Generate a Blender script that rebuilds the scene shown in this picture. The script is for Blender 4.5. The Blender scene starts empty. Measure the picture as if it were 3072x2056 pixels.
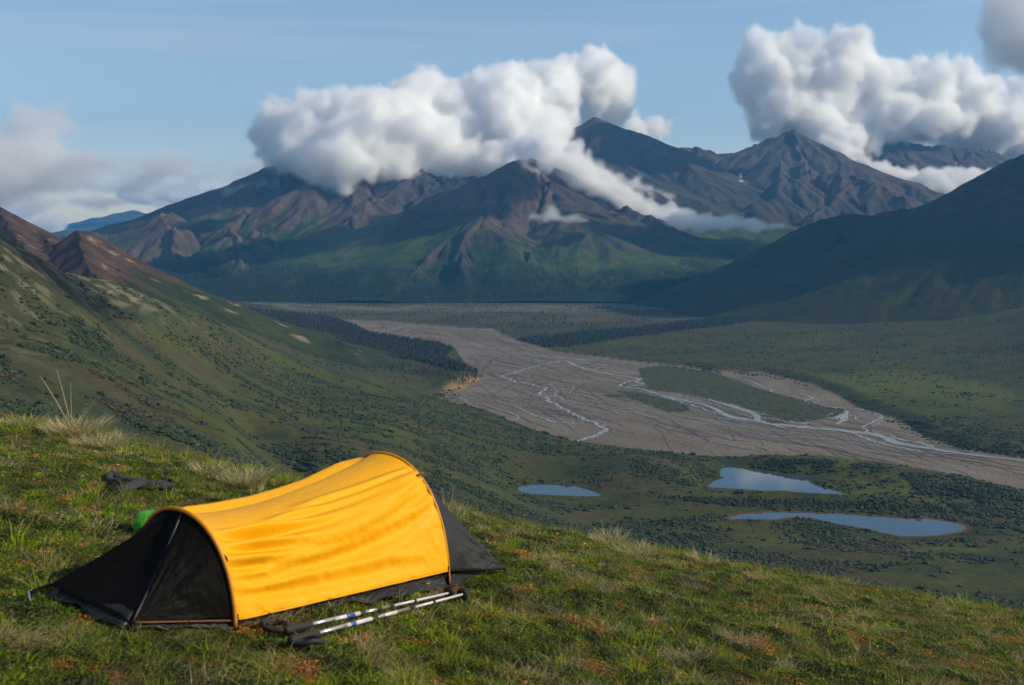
import bpy, bmesh, math, random
import numpy as np
from mathutils import Vector, Matrix

random.seed(7)
rng = np.random.default_rng(7)
sc = bpy.context.scene
COL = sc.collection

# ------------------------------------------------------------------ camera, sky, sun, exposure
F, CX, CY = 3413.0, 1536.0, 1028.0
PITCH = math.atan(378.0 / F)
EYE = 450.0                                        # metres above the valley floor
cam_d = bpy.data.cameras.new('camera')
cam_d.sensor_width = 36.0
cam_d.lens = F * 36.0 / 3072.0
cam_d.clip_start = 0.05
cam_d.clip_end = 200000.0
cam = bpy.data.objects.new('camera', cam_d)
COL.objects.link(cam)
cam.location = (0, 0, EYE)
cam.rotation_euler = (math.radians(90) - PITCH, 0, 0)
cam_d.dof.use_dof = True
cam_d.dof.focus_distance = 30.0
cam_d.dof.aperture_fstop = 7.0
sc.camera = cam

SUN_AZ, SUN_EL = math.radians(96), math.radians(30)     # azimuth clockwise from the view direction (+Y)
SUN_DIR = Vector((math.sin(SUN_AZ) * math.cos(SUN_EL), math.cos(SUN_AZ) * math.cos(SUN_EL), math.sin(SUN_EL)))
world = bpy.data.worlds.new('World')
sc.world = world
world.use_nodes = True
wn = world.node_tree
wn.nodes.clear()
w_out = wn.nodes.new('ShaderNodeOutputWorld')
w_bg = wn.nodes.new('ShaderNodeBackground')
w_bg.inputs['Strength'].default_value = 0.128
w_sky = wn.nodes.new('ShaderNodeTexSky')
w_sky.sky_type = 'NISHITA'
w_sky.sun_disc = False
w_sky.sun_elevation = SUN_EL
w_sky.sun_rotation = SUN_AZ
w_sky.altitude = 900
w_sky.air_density = 1.0
w_sky.dust_density = 0.35
w_sky.ozone_density = 0.1
# a few faint high streaks of cirrus in the sky itself
w_tc = wn.nodes.new('ShaderNodeTexCoord')
w_mp = wn.nodes.new('ShaderNodeMapping'); w_mp.inputs['Rotation'].default_value = (0, -.10, 0); w_mp.inputs['Scale'].default_value = (1.6, 1.6, 26.0)
w_nz = wn.nodes.new('ShaderNodeTexNoise'); w_nz.inputs['Scale'].default_value = 1.3; w_nz.inputs['Detail'].default_value = 6.0; w_nz.inputs['Distortion'].default_value = .6
w_rp = wn.nodes.new('ShaderNodeMapRange'); w_rp.inputs[1].default_value = .46; w_rp.inputs[2].default_value = .78; w_rp.inputs[3].default_value = 0.0; w_rp.inputs[4].default_value = .6
w_mx = wn.nodes.new('ShaderNodeMix'); w_mx.data_type = 'RGBA'; w_mx.inputs[7].default_value = (5.2, 5.4, 5.6, 1)
wn.links.new(w_tc.outputs['Generated'], w_mp.inputs[0]); wn.links.new(w_mp.outputs[0], w_nz.inputs[0]); wn.links.new(w_nz.outputs[0], w_rp.inputs[0])
wn.links.new(w_rp.outputs[0], w_mx.inputs[0]); wn.links.new(w_sky.outputs[0], w_mx.inputs[6])
wn.links.new(w_mx.outputs[2], w_bg.inputs['Color'])
wn.links.new(w_bg.outputs[0], w_out.inputs['Surface'])

sun_d = bpy.data.lights.new('sun', 'SUN')
sun_d.energy = 5.0
sun_d.angle = math.radians(0.5)
sun_d.color = (1.0, 0.88, 0.66)
sun = bpy.data.objects.new('sun', sun_d)
COL.objects.link(sun)
sun.rotation_euler = SUN_DIR.to_track_quat('Z', 'Y').to_euler()

sc.view_settings.view_transform = 'Standard'
sc.view_settings.look = 'None'
sc.view_settings.exposure = 0.0
sc.view_settings.gamma = 1.0
sc.view_settings.use_curve_mapping = False
sc.render.engine = 'CYCLES'
sc.cycles.use_denoising = True
sc.cycles.max_bounces = 32
sc.cycles.diffuse_bounces = 2
sc.cycles.glossy_bounces = 2
sc.cycles.transmission_bounces = 2
sc.cycles.transparent_max_bounces = 8
sc.cycles.volume_bounces = 28
sc.cycles.volume_step_rate = 2.0
sc.cycles.volume_max_steps = 256

# ------------------------------------------------------------------ helpers
def ray(u, v):
    a, b = (u - CX) / F, (CY - v) / F
    return a, math.cos(PITCH) + b * math.sin(PITCH), -math.sin(PITCH) + b * math.cos(PITCH)

def at_y(u, v, y):                                 # point of the sight line at forward distance y
    dx, dy, dz = ray(u, v)
    t = y / dy
    return dx * t, y, EYE + dz * t

def at_z(u, v, z):                                 # point of the sight line at height z
    dx, dy, dz = ray(u, v)
    t = (z - EYE) / dz
    return dx * t, dy * t, z

def _hash(ix, iy, seed):
    h = (ix.astype(np.int64) * 374761393 + iy.astype(np.int64) * 668265263 + seed * 974634777) & 0xFFFFFFFF
    h = ((h ^ (h >> 13)) * 1274126177) & 0xFFFFFFFF
    h = ((h ^ (h >> 16)) * 2246822519) & 0xFFFFFFFF
    return (h ^ (h >> 15)).astype(np.float64) / 4294967296.0

def noise(x, y, seed=0):                           # gradient noise, about -1..1
    x = np.asarray(x, float); y = np.asarray(y, float)
    ix, iy = np.floor(x), np.floor(y)
    fx, fy = x - ix, y - iy
    ux, uy = fx * fx * fx * (fx * (fx * 6 - 15) + 10), fy * fy * fy * (fy * (fy * 6 - 15) + 10)
    def g(dx, dy):
        a = _hash(ix + dx, iy + dy, seed) * 2 * np.pi
        return np.cos(a) * (fx - dx) + np.sin(a) * (fy - dy)
    a = g(0, 0) + (g(1, 0) - g(0, 0)) * ux
    b = g(0, 1) + (g(1, 1) - g(0, 1)) * ux
    return (a + (b - a) * uy) * 1.5

def fbm(x, y, octaves=5, seed=0, gain=0.5, ridged=False):
    out, amp, tot = 0.0, 1.0, 0.0
    for k in range(octaves):
        n = noise(x * 2 ** k + 17.3 * k, y * 2 ** k - 9.1 * k, seed + k)
        out = out + amp * ((1 - 2 * np.abs(n)) if ridged else n)
        tot += amp; amp *= gain
    return out / tot

def smooth(e0, e1, x):
    t = np.clip((x - e0) / (e1 - e0), 0, 1)
    return t * t * (3 - 2 * t)

def inside(px, py, poly):                          # even-odd point in polygon, vectorised
    r = np.zeros(px.shape, bool)
    n = len(poly)
    for i in range(n):
        x0, y0 = poly[i]; x1, y1 = poly[(i + 1) % n]
        if y0 == y1: continue
        c = ((y0 > py) != (y1 > py)) & (px < (x1 - x0) * (py - y0) / (y1 - y0) + x0)
        r ^= c
    return r

def poly_dist(px, py, poly, closed=True):
    d = np.full(px.shape, 1e9)
    n = len(poly)
    for i in range(n if closed else n - 1):
        ax, ay = poly[i]; bx, by = poly[(i + 1) % n]
        vx, vy = bx - ax, by - ay
        t = np.clip(((px - ax) * vx + (py - ay) * vy) / (vx * vx + vy * vy + 1e-9), 0, 1)
        d = np.minimum(d, np.hypot(px - ax - t * vx, py - ay - t * vy))
    return d

def mesh_np(name, verts, faces, mat=None, smooth_on=True, cols=None, attrs=None, parent=None):
    me = bpy.data.meshes.new(name)
    verts = np.asarray(verts, np.float32); faces = np.asarray(faces, np.int32)
    k = faces.shape[1]
    me.vertices.add(len(verts)); me.vertices.foreach_set('co', verts.ravel())
    me.loops.add(faces.size); me.loops.foreach_set('vertex_index', faces.ravel())
    me.polygons.add(len(faces))
    me.polygons.foreach_set('loop_start', np.arange(0, faces.size, k, dtype=np.int32))
    me.polygons.foreach_set('loop_total', np.full(len(faces), k, np.int32))
    me.update(calc_edges=True)
    if smooth_on:
        me.polygons.foreach_set('use_smooth', np.ones(len(faces), bool))
    if cols is not None:
        a = me.color_attributes.new('tint', 'FLOAT_COLOR', 'POINT')
        c = np.ones((len(verts), 4), np.float32); c[:, :3] = cols
        a.data.foreach_set('color', c.ravel())
    for n_, v_ in (attrs or {}).items():
        a = me.attributes.new(n_, 'FLOAT', 'POINT')
        a.data.foreach_set('value', np.asarray(v_, np.float32).ravel())
    if mat: me.materials.append(mat)
    ob = bpy.data.objects.new(name, me)
    COL.objects.link(ob)
    if parent: ob.parent = parent
    return ob

def grid_faces(nr, nc):
    i = np.arange(nr - 1)[:, None] * nc + np.arange(nc - 1)[None, :]
    return np.stack([i, i + 1, i + nc + 1, i + nc], -1).reshape(-1, 4)

def tag(o, label=None, cat=None, group=None, kind=None):
    if label: o['label'] = label
    if cat: o['category'] = cat
    if group: o['group'] = group
    if kind: o['kind'] = kind
    return o

class NT:                                          # tiny node-tree writer
    def __init__(s, name):
        s.m = bpy.data.materials.new(name); s.m.use_nodes = True
        s.t = s.m.node_tree; s.t.nodes.clear()
        s.out = s.t.nodes.new('ShaderNodeOutputMaterial')
    def n(s, typ, **kw):
        nd = s.t.nodes.new(typ)
        for k, v in kw.items():
            if k.startswith('_'):
                setattr(nd, k[1:], v)
            else:
                key = int(k[1:]) if k[0] == 'i' and k[1:].isdigit() else k.replace('__', ' ')
                if hasattr(v, 'is_output'): s.t.links.new(v, nd.inputs[key])
                else: nd.inputs[key].default_value = v
        return nd
    def link(s, a, b): s.t.links.new(a, b)
    def ramp(s, fac, stops, interp='LINEAR'):
        nd = s.t.nodes.new('ShaderNodeValToRGB'); nd.color_ramp.interpolation = interp
        e = nd.color_ramp.elements
        while len(e) > 1: e.remove(e[-1])
        e[0].position = stops[0][0]; e[0].color = stops[0][1] if len(stops[0][1]) == 4 else (*stops[0][1], 1)
        for p_, c_ in stops[1:]:
            q = e.new(p_); q.color = c_ if len(c_) == 4 else (*c_, 1)
        s.link(fac, nd.inputs[0]); return nd.outputs[0]
    def mix(s, fac, a, b, blend='MIX'):
        nd = s.t.nodes.new('ShaderNodeMix'); nd.data_type = 'RGBA'; nd.blend_type = blend
        for v, i in ((fac, 0), (a, 6), (b, 7)):
            if hasattr(v, 'is_output'): s.link(v, nd.inputs[i])
            else: nd.inputs[i].default_value = v if i == 0 or len(v) == 4 else (*v, 1)
        return nd.outputs[2]
    def math(s, op, a, b=0.0, c=0.0):
        nd = s.t.nodes.new('ShaderNodeMath'); nd.operation = op
        for i, v in enumerate((a, b, c)):
            if hasattr(v, 'is_output'): s.link(v, nd.inputs[i])
            else: nd.inputs[i].default_value = v
        return nd.outputs[0]

def simple_mat(name, col, rough=0.6, metallic=0.0, var=0.12, scale=30.0, bump=0.0, spec=0.5, sheen=0.0):
    t = NT(name)
    co = t.n('ShaderNodeTexCoord')
    nz = t.n('ShaderNodeTexNoise', Vector=co.outputs['Object'], Scale=scale, Detail=4.0)
    c = t.mix(nz.outputs[0], tuple(x * (1 - var) for x in col), tuple(min(1, x * (1 + var)) for x in col))
    b = t.n('ShaderNodeBsdfPrincipled', Base__Color=c, Roughness=rough, Metallic=metallic)
    b.inputs['Specular IOR Level'].default_value = spec
    if sheen: b.inputs['Sheen Weight'].default_value = sheen
    if bump:
        bp = t.n('ShaderNodeBump', Height=nz.outputs[0], Strength=bump, Distance=0.005)
        t.link(bp.outputs[0], b.inputs['Normal'])
    t.link(b.outputs[0], t.out.inputs[0])
    return t.m

def terrain_mat(name, bump_scale, bump_dist, speckle, spec_scale, rough=0.95):
    """Per-vertex ground cover colour, broken up by noise at two scales; fine relief as bump."""
    t = NT(name)
    at = t.n('ShaderNodeAttribute', _attribute_name='tint')
    geo = t.n('ShaderNodeNewGeometry')
    n1 = t.n('ShaderNodeTexNoise', Vector=geo.outputs['Position'], Scale=1.0 / spec_scale, Detail=5.0, Roughness=0.65)
    n2 = t.n('ShaderNodeTexNoise', Vector=geo.outputs['Position'], Scale=1.0 / bump_scale, Detail=6.0, Roughness=0.7)
    f = t.math('MULTIPLY_ADD', n1.outputs[0], 2 * speckle, 1 - speckle)
    f2 = t.math('MULTIPLY_ADD', n2.outputs[0], speckle, 1 - speckle * 0.5)
    f = t.math('MULTIPLY', f, f2)
    c = t.n('ShaderNodeVectorMath', _operation='SCALE', i0=at.outputs['Color'])
    t.link(f, c.inputs['Scale'])
    b = t.n('ShaderNodeBsdfPrincipled', Base__Color=c.outputs[0], Roughness=rough)
    b.inputs['Specular IOR Level'].default_value = 0.1
    bp = t.n('ShaderNodeBump', Height=n2.outputs[0], Strength=0.9, Distance=bump_dist)
    t.link(bp.outputs[0], b.inputs['Normal'])
    t.link(b.outputs[0], t.out.inputs[0])
    return t.m

def lerp3(a, b, t):
    return a + (b - a) * t[..., None]

def C3(*c): return np.array(c, float)
# ------------------------------------------------------------------ mountains: ridge networks, eroded
def erosion(x, y, dx, dy, seed):
    ix, iy = np.floor(x), np.floor(y)
    fx, fy = x - ix, y - iy
    s0 = np.zeros_like(x); s1 = np.zeros_like(x); s2 = np.zeros_like(x); wt = np.zeros_like(x)
    for i in (-1, 0, 1, 2):
        for j in (-1, 0, 1, 2):
            px = fx - i - (_hash(ix + i, iy + j, seed) - 0.5) * 0.8
            py = fy - j - (_hash(ix + i, iy + j, seed + 91) - 0.5) * 0.8
            w = np.exp(-(px * px + py * py) * 2.0)
            m = (px * dx + py * dy) * 2 * np.pi
            s = -np.sin(m) * w
            s0 += np.cos(m) * w; s1 += s * dx; s2 += s * dy; wt += w
    return s0 / wt, s1 / wt, s2 / wt

def erode(H, X, Y, step, cell, amp, octaves=5, seed=3, slope_ref=0.45, branch=0.9):
    gy, gx = np.gradient(H, step)
    sl = np.hypot(gx, gy)
    mag = np.minimum(sl / slope_ref, 1.0)
    ex = gy / (sl + 1e-6) * mag * 1.1; ey = -gx / (sl + 1e-6) * mag * 1.1
    a = amp * smooth(0.05, 0.5, sl)
    hx = np.zeros_like(H); hy = np.zeros_like(H); out = np.zeros_like(H)
    f, k = 1.0, 1.0
    for o in range(octaves):
        e0, e1, e2 = erosion(X / cell * f, Y / cell * f, ex + hy * branch, ey - hx * branch, seed + o * 7)
        out += e0 * k; hx += e1 * k; hy += e2 * k
        k *= 0.5; f *= 2.0
    return H + out * a, out

def ridge_field(X, Y, ridges, warp=0.0, seed=5, power=None):
    """Each ridge: list of (x, y, z) and an initial side slope. Height decays concavely away from the crest."""
    wx = X + warp * fbm(X / 1400, Y / 1400, 4, seed); wy = Y + warp * fbm(X / 1400, Y / 1400, 4, seed + 31)
    H = np.zeros_like(X)
    for pts, slope in ridges:
        for (x0, y0, z0), (x1, y1, z1) in zip(pts[:-1], pts[1:]):
            vx, vy = x1 - x0, y1 - y0
            L2 = vx * vx + vy * vy + 1e-6
            t = np.clip(((wx - x0) * vx + (wy - y0) * vy) / L2, 0, 1)
            d = np.hypot(wx - x0 - t * vx, wy - y0 - t * vy)
            z = z0 + (z1 - z0) * t
            q_ = d * slope / np.maximum(z, 40.0)
            h = z * (np.exp(-q_) if power is None else np.maximum(1 - q_ / power, 0) ** power)
            k = 14.0
            m = np.maximum(H, h); q = np.maximum(k - np.abs(H - h), 0) / k * np.clip(np.minimum(H, h) / 60 - .2, 0, 1)
            H = m + q * q * k * 0.25
    return H

def branch_out(ridges, n_per_km, length, drop, seed, minz=120):
    """Side spurs running down from every crest, alternating sides."""
    r = random.Random(seed); out = []
    for pts, slope in ridges:
        for (x0, y0, z0), (x1, y1, z1) in zip(pts[:-1], pts[1:]):
            L = math.hypot(x1 - x0, y1 - y0)
            if L < 1: continue
            n = max(1, int(round(L / 1000 * n_per_km + r.random() - 0.5)))
            tx, ty = (x1 - x0) / L, (y1 - y0) / L
            down = 1 if z1 < z0 else -1
            for i in range(n):
                for side in (-1, 1):
                    if r.random() < 0.15: continue
                    t = (i + 0.2 + 0.6 * r.random()) / n
                    z = z0 + (z1 - z0) * t
                    if z < minz: continue
                    a = side * math.radians(r.uniform(55, 85))
                    ux = tx * down * math.cos(a) - ty * down * math.sin(a)
                    uy = tx * down * math.sin(a) + ty * down * math.cos(a)
                    p = [(x0 + (x1 - x0) * t, y0 + (y1 - y0) * t, z * 0.985)]
                    ln = length * r.uniform(0.6, 1.3) * (z / 900) ** 0.6
                    k = 4; bend = r.uniform(-0.25, 0.25)
                    for s in range(1, k + 1):
                        q = s / k
                        a2 = bend * q
                        vx, vy = ux * math.cos(a2) - uy * math.sin(a2), ux * math.sin(a2) + uy * math.cos(a2)
                        zz = z * (1 - drop * q ** 0.8)
                        p.append((p[-1][0] + vx * ln / k, p[-1][1] + vy * ln / k, max(zz, 15)))
                    out.append((p, slope * 1.15))
    return out

def RP(*pts):                                      # crest through picture landmarks at given distances
    return [at_y(u, v, y) for u, v, y in pts]

main = [
    # far left massif and its long left shoulder
    (RP((150, 712, 10800), (300, 700, 10600), (380, 684, 10300), (446, 655, 10100), (485, 636, 10000), (564, 625, 9900), (629, 603, 9900), (682, 570, 9900), (747, 549, 9900),
        (813, 522, 9950), (852, 503, 10000), (905, 468, 10000), (960, 450, 10100), (1030, 450, 10300), (1101, 428, 10500), (1170, 455, 10600), (1240, 520, 10700)), 0.62),
    (RP((629, 603, 9900), (600, 640, 9300), (520, 650, 8700), (490, 655, 8350), (505, 690, 8000), (510, 740, 7650), (520, 800, 7300)), 0.6),
    (RP((852, 505, 10000), (800, 585, 9200), (720, 650, 8600), (660, 690, 8200), (700, 712, 7800), (735, 760, 7400), (700, 800, 7050), (690, 835, 6800)), 0.55),
    (RP((1000, 504, 9400), (930, 560, 9000), (900, 640, 8600), (815, 700, 8100), (750, 720, 7700)), 0.62),
    (RP((1000, 504, 9400), (1040, 560, 9000), (1060, 640, 8500), (1020, 680, 8000), (960, 745, 7500), (900, 800, 7000), (860, 830, 6750)), 0.6),
    (RP((1101, 430, 10500), (1130, 520, 9900), (1180, 620, 9300), (1200, 690, 8700)), 0.62),
    (RP((1269, 512, 9300), (1200, 560, 9000), (1110, 615, 8500), (1090, 640, 8300)), 0.6),
    (RP((1269, 512, 9300), (1330, 545, 9150), (1347, 545, 9100), (1385, 535, 9000), (1460, 550, 8900), (1580, 490, 8500)), 0.62),
    # the central pyramid
    (RP((1580, 487, 8300), (1540, 510, 8150), (1495, 530, 8000), (1430, 570, 7900), (1375, 608, 7800), (1300, 655, 7650), (1220, 690, 7500), (1150, 720, 7300), (1090, 760, 7050), (1040, 810, 6700), (1000, 850, 6450)), 0.66),
    (RP((1580, 487, 8300), (1640, 530, 8250), (1680, 570, 8200), (1725, 595, 8150), (1760, 625, 8100), (1830, 665, 7950), (1890, 700, 7800), (1950, 735, 7600), (2010, 770, 7350), (2075, 805, 7050), (2137, 836, 6750)), 0.62),
    (RP((1600, 500, 8300), (1650, 545, 8000), (1630, 620, 7600), (1590, 690, 7200), (1580, 750, 6800), (1600, 810, 6450)), 0.64),
    (RP((1500, 530, 8000), (1480, 600, 7600), (1450, 670, 7150), (1400, 740, 6800), (1370, 800, 6400)), 0.6),
    (RP((1760, 625, 8100), (1770, 680, 7600), (1800, 740, 7100), (1790, 800, 6600)), 0.66),
    (RP((1890, 700, 7800), (1900, 750, 7300), (1930, 800, 6800), (1950, 840, 6500)), 0.66),
    # the high peak right of centre and the long crest behind
    (RP((1600, 520, 11200), (1688, 434, 11000), (1740, 395, 10800), (1789, 364, 10600), (1843, 393, 10700), (1879, 408, 10800), (1945, 438, 11000), (2045, 446, 11200), (2097, 440, 11200), (2150, 462, 11300), (2202, 459, 11300),
        (2254, 446, 11200), (2320, 418, 11000), (2373, 402, 10900), (2425, 422, 11000), (2500, 450, 11600), (2543, 408, 12200), (2596, 387, 12400), (2640, 392, 12400), (2674, 406, 12400), (2720, 433, 12300), (2790, 444, 12200),
        (2858, 448, 12200), (2923, 441, 12100), (2976, 455, 12100), (3002, 480, 12200), (3060, 520, 12300), (3200, 560, 12600), (3500, 500, 12800)), 0.6),
    (RP((1789, 366, 10600), (1800, 440, 10200), (1880, 520, 9800), (1960, 590, 9300), (2020, 660, 8900), (2080, 740, 8500)), 0.7),
    (RP((1789, 366, 10600), (1700, 470, 10100), (1640, 560, 9800)), 0.7),
    (RP((2320, 418, 11000), (2300, 500, 10300), (2260, 580, 9700), (2230, 660, 9200)), 0.62),
    (RP((2373, 402, 10900), (2420, 480, 10200), (2430, 523, 9700), (2518, 529, 9500), (2576, 536, 9300), (2614, 555, 9200), (2665, 587, 9000), (2704, 604, 8800), (2790, 680, 8400)), 0.6),
    (RP((2430, 523, 9700), (2372, 542, 9300), (2315, 587, 8900), (2257, 615, 8600), (2206, 644, 8400), (2140, 720, 8000)), 0.62),
    (RP((2576, 540, 9300), (2510, 590, 8900), (2460, 640, 8500), (2397, 680, 8100), (2330, 740, 7700), (2250, 800, 7200)), 0.62),
    (RP((2543, 409, 12200), (2600, 470, 11600), (2680, 510, 11000), (2800, 545, 10600)), 0.62),
    (RP((2858, 448, 12200), (2900, 510, 11500), (2960, 560, 11000)), 0.62),
]
near_m = [(p, s_ * .74) for p, s_ in main]
lvl2 = branch_out(near_m, 1.1, 1350, 0.66, 11)
gx0, gx1, gy0, gy1, GS = -7200, 7600, 5700, 13400, 14.0
gxs = np.arange(gx0, gx1, GS); gys = np.arange(gy0, gy1, GS)
GX, GY = np.meshgrid(gxs, gys)
MH = ridge_field(GX, GY, [(p, s) for p, s in near_m + lvl2], warp=80, seed=5, power=1.75)
MH0 = MH.copy()
MH, ER = erode(MH, GX, GY, GS, 760, 58, 5, 3, slope_ref=.35)
MH += 22 * fbm(GX / 150, GY / 150, 4, 77, ridged=True) * smooth(0.2, 0.6, np.hypot(*np.gradient(MH0, GS)))
MH *= smooth(5750, 6500, GY + 260 * fbm(GX / 800, GX * 0, 3, 71) + 60 * fbm(GX / 120, GX * 0, 3, 72)) * 0.999
MH -= 3.0

def bilinear(A, x, y):
    fx = np.clip((x - gx0) / GS, 0, len(gxs) - 1.001); fy = np.clip((y - gy0) / GS, 0, len(gys) - 1.001)
    i, j = fx.astype(int), fy.astype(int); a, b = fx - i, fy - j
    return (A[j, i] * (1 - a) + A[j, i + 1] * a) * (1 - b) + (A[j + 1, i] * (1 - a) + A[j + 1, i + 1] * a) * b

gy_, gx_ = np.gradient(MH, GS)
SLOPE = np.hypot(gx_, gy_)
lap = MH - (np.roll(MH, 4, 0) + np.roll(MH, -4, 0) + np.roll(MH, 4, 1) + np.roll(MH, -4, 1)) / 4

# ground cover: scree and rock on steep high faces and crests, tundra green on gentler ones, dark forest at the foot
nzA = fbm(GX / 700, GY / 700, 5, 41); nzB = fbm(GX / 130, GY / 130, 4, 51); nzC = fbm(GX / 2400, GY / 2400, 3, 61)
rockness = smooth(0.42, 0.66, SLOPE * .8 + 0.24 * nzA + 0.10 * nzB + MH / 1700 + lap * 0.006 - 0.02 + 0.26 * nzC)
brown = lerp3(C3(.070, .047, .032), C3(.140, .098, .064), np.clip(nzB * .8 + .5, 0, 1))
grey = lerp3(C3(.036, .036, .036), C3(.078, .068, .058), np.clip(nzA + .5, 0, 1))
rock = lerp3(brown, grey, np.clip(.35 + nzC * 1.2 + MH / 2600, 0, 1))
green = lerp3(C3(.018, .040, .010), C3(.080, .112, .022), np.clip(.5 + nzA * .9 + nzB * .4, 0, 1))
forest = lerp3(C3(.010, .024, .012), C3(.022, .040, .016), np.clip(.5 + nzB, 0, 1))
col = lerp3(green, rock, rockness)
fm = smooth(240, 60, MH + 90 * nzA + 50 * nzB)
col = lerp3(col, forest, fm)
farcut = smooth(8600, 10500, GY)                       # the far crest is bare dark rock higher up
col = lerp3(col, lerp3(C3(.05, .047, .045), C3(.115, .085, .065), np.clip(.5 + nzB * .8, 0, 1)), farcut * smooth(350, 700, MH + 150 * nzA) * .7)

def mh_hit(u, v):
    dx, dy, dz = ray(u, v); y = np.arange(6500, 12800, 8.0); x = dx / dy * y; z = EYE + dz / dy * y
    k = np.argmax(bilinear(MH, x, y) > z); return x[k], y[k]
for u, v, ra, rb in [(2222, 528, 26, 9), (2224, 545, 22, 12), (2333, 497, 18, 5), (2408, 488, 22, 5), (2870, 490, 26, 6), (2776, 456, 20, 6), (2850, 484, 14, 5), (2930, 510, 18, 5), (2664, 472, 8, 8)]:
    hx, hy = mh_hit(u, v)
    d_ = np.hypot((GX - hx) / rb, (GY - hy) / ra) + .5 * nzB
    col = lerp3(col, C3(.75, .77, .8), smooth(1.25, .9, d_))
m_far = terrain_mat('mountain_cover', 22.0, 14.0, 0.42, 45.0)
az = np.linspace(-0.60, 0.62, 1080)
rr = np.concatenate([np.linspace(5950, 9500, 240), np.linspace(9520, 13300, 150)])
A_, R_ = np.meshgrid(az, rr)
X_, Y_ = A_ * R_, R_
Z_ = bilinear(MH, X_, Y_)
cc = np.stack([bilinear(col[..., k], X_, Y_) for k in range(3)], -1).reshape(-1, 3)
far_mountains = mesh_np('mountains', np.stack([X_, Y_, Z_], -1).reshape(-1, 3), grid_faces(*X_.shape), m_far, cols=cc)
tag(far_mountains, kind='structure')

# very far blue range, low on the left
def range_mesh(name, crest, depth, seed, colr):
    pts = RP(*crest)
    xs = [p[0] for p in pts]
    X, Y = np.meshgrid(np.linspace(min(xs) - 3500, max(xs) + 3500, 260), np.linspace(pts[0][1] - depth, pts[0][1] + depth, 70))
    H = ridge_field(X, Y, [(pts, 0.35)] + branch_out([(pts, .45)], .5, depth * .6, .7, seed), warp=300, seed=seed)
    st = (max(xs) - min(xs) + 7000) / 260
    H = H + 60 * fbm(X / 900, Y / 900, 4, seed, ridged=True) * smooth(100, 500, H) - 20
    cc = np.broadcast_to(colr, (X.size, 3)) * (1 + .3 * fbm(X / 800, Y / 800, 3, seed)).reshape(-1, 1)
    o = mesh_np(name, np.stack([X, Y, H], -1).reshape(-1, 3), grid_faces(*X.shape), m_far, cols=cc)
    return tag(o, kind='structure')
range_mesh('mountain_range', [(60, 712, 26000), (175, 690, 26000), (235, 678, 26000), (285, 655, 26000), (330, 640, 26200), (400, 633, 26300), (440, 642, 26300), (520, 640, 26300), (700, 600, 26500), (900, 560, 27000)], 2600, 5, C3(.06, .07, .06))
range_mesh('rolling_hills', [(100, 703, 15500), (175, 695, 15500), (215, 688, 15500), (262, 694, 15500), (330, 699, 15300), (420, 700, 15000), (520, 705, 15000)], 1900, 9, C3(.05, .075, .025))
# ------------------------------------------------------------------ valley and near hillside
P3 = lambda x, y: (1300 + x * .7563, 850 + y * .7563)
P5 = lambda x, y: (700 + x * .4268, 850 + y * .4268)
def zpoly(pts, z=0.0): return [at_z(u, v, z)[:2] for u, v in pts]

POND = {1: 24.0, 2: 14.0, 3: 22.0}
crest = [(-200, 640, 1350), (0, 716, 1500), (40, 736, 1530), (103, 771, 1570), (174, 807, 1630), (245, 827, 1720), (316, 843, 1820), (395, 870, 1960), (474, 902, 2120),
         (554, 926, 2320), (633, 957, 2560), (712, 989, 2850), (800, 1020, 3150)]
ctrl = [at_y(*c) for c in crest]
ctrl += [(x * 1.25, y * 1.25, z * 0.70) for x, y, z in ctrl[:-2]]
ctrl += [(x * 1.7, y * 1.7, z * 0.30) for x, y, z in ctrl[:-2]]
ctrl += [at_z(u, v, z) for u, v, z in [
    (700, 905, 0), (1000, 907, 0), (1536, 907, 0), (2000, 903, 0), (900, 935, 4), (1100, 960, 0), (1400, 1000, 0), (1700, 1080, 0), (1500, 1200, 0), (2000, 1200, 0), (2500, 1330, 0),
    (3072, 1430, 0), (3400, 1480, 0), (2100, 1360, 0), (1350, 1170, 3), (1700, 1300, 1), (1950, 1050, 8), (2400, 1090, 14), (2700, 1200, 14), (3072, 1300, 16), (2300, 930, 30),
    (900, 990, 14), (1000, 1060, 34), (1200, 1080, 16), (1380, 1140, 22), (1150, 1160, 62), (1300, 1230, 38), (1500, 1300, 24), (1650, 1370, 30), (1850, 1400, 30),
    (1560, 1470, 24), (1690, 1455, 24), (1800, 1490, 24), (1720, 1500, 25), (2120, 1460, 15), (2200, 1410, 15), (2400, 1420, 15), (2530, 1485, 16), (2350, 1475, 15), (2250, 1475, 17),
    (2200, 1545, 23), (2500, 1545, 22), (2900, 1580, 23), (2750, 1600, 23), (2450, 1560, 23), (2050, 1560, 30), (2700, 1470, 16), (3072, 1520, 14), (3300, 1600, 14),
    (2860, 1500, 12)]]
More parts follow.
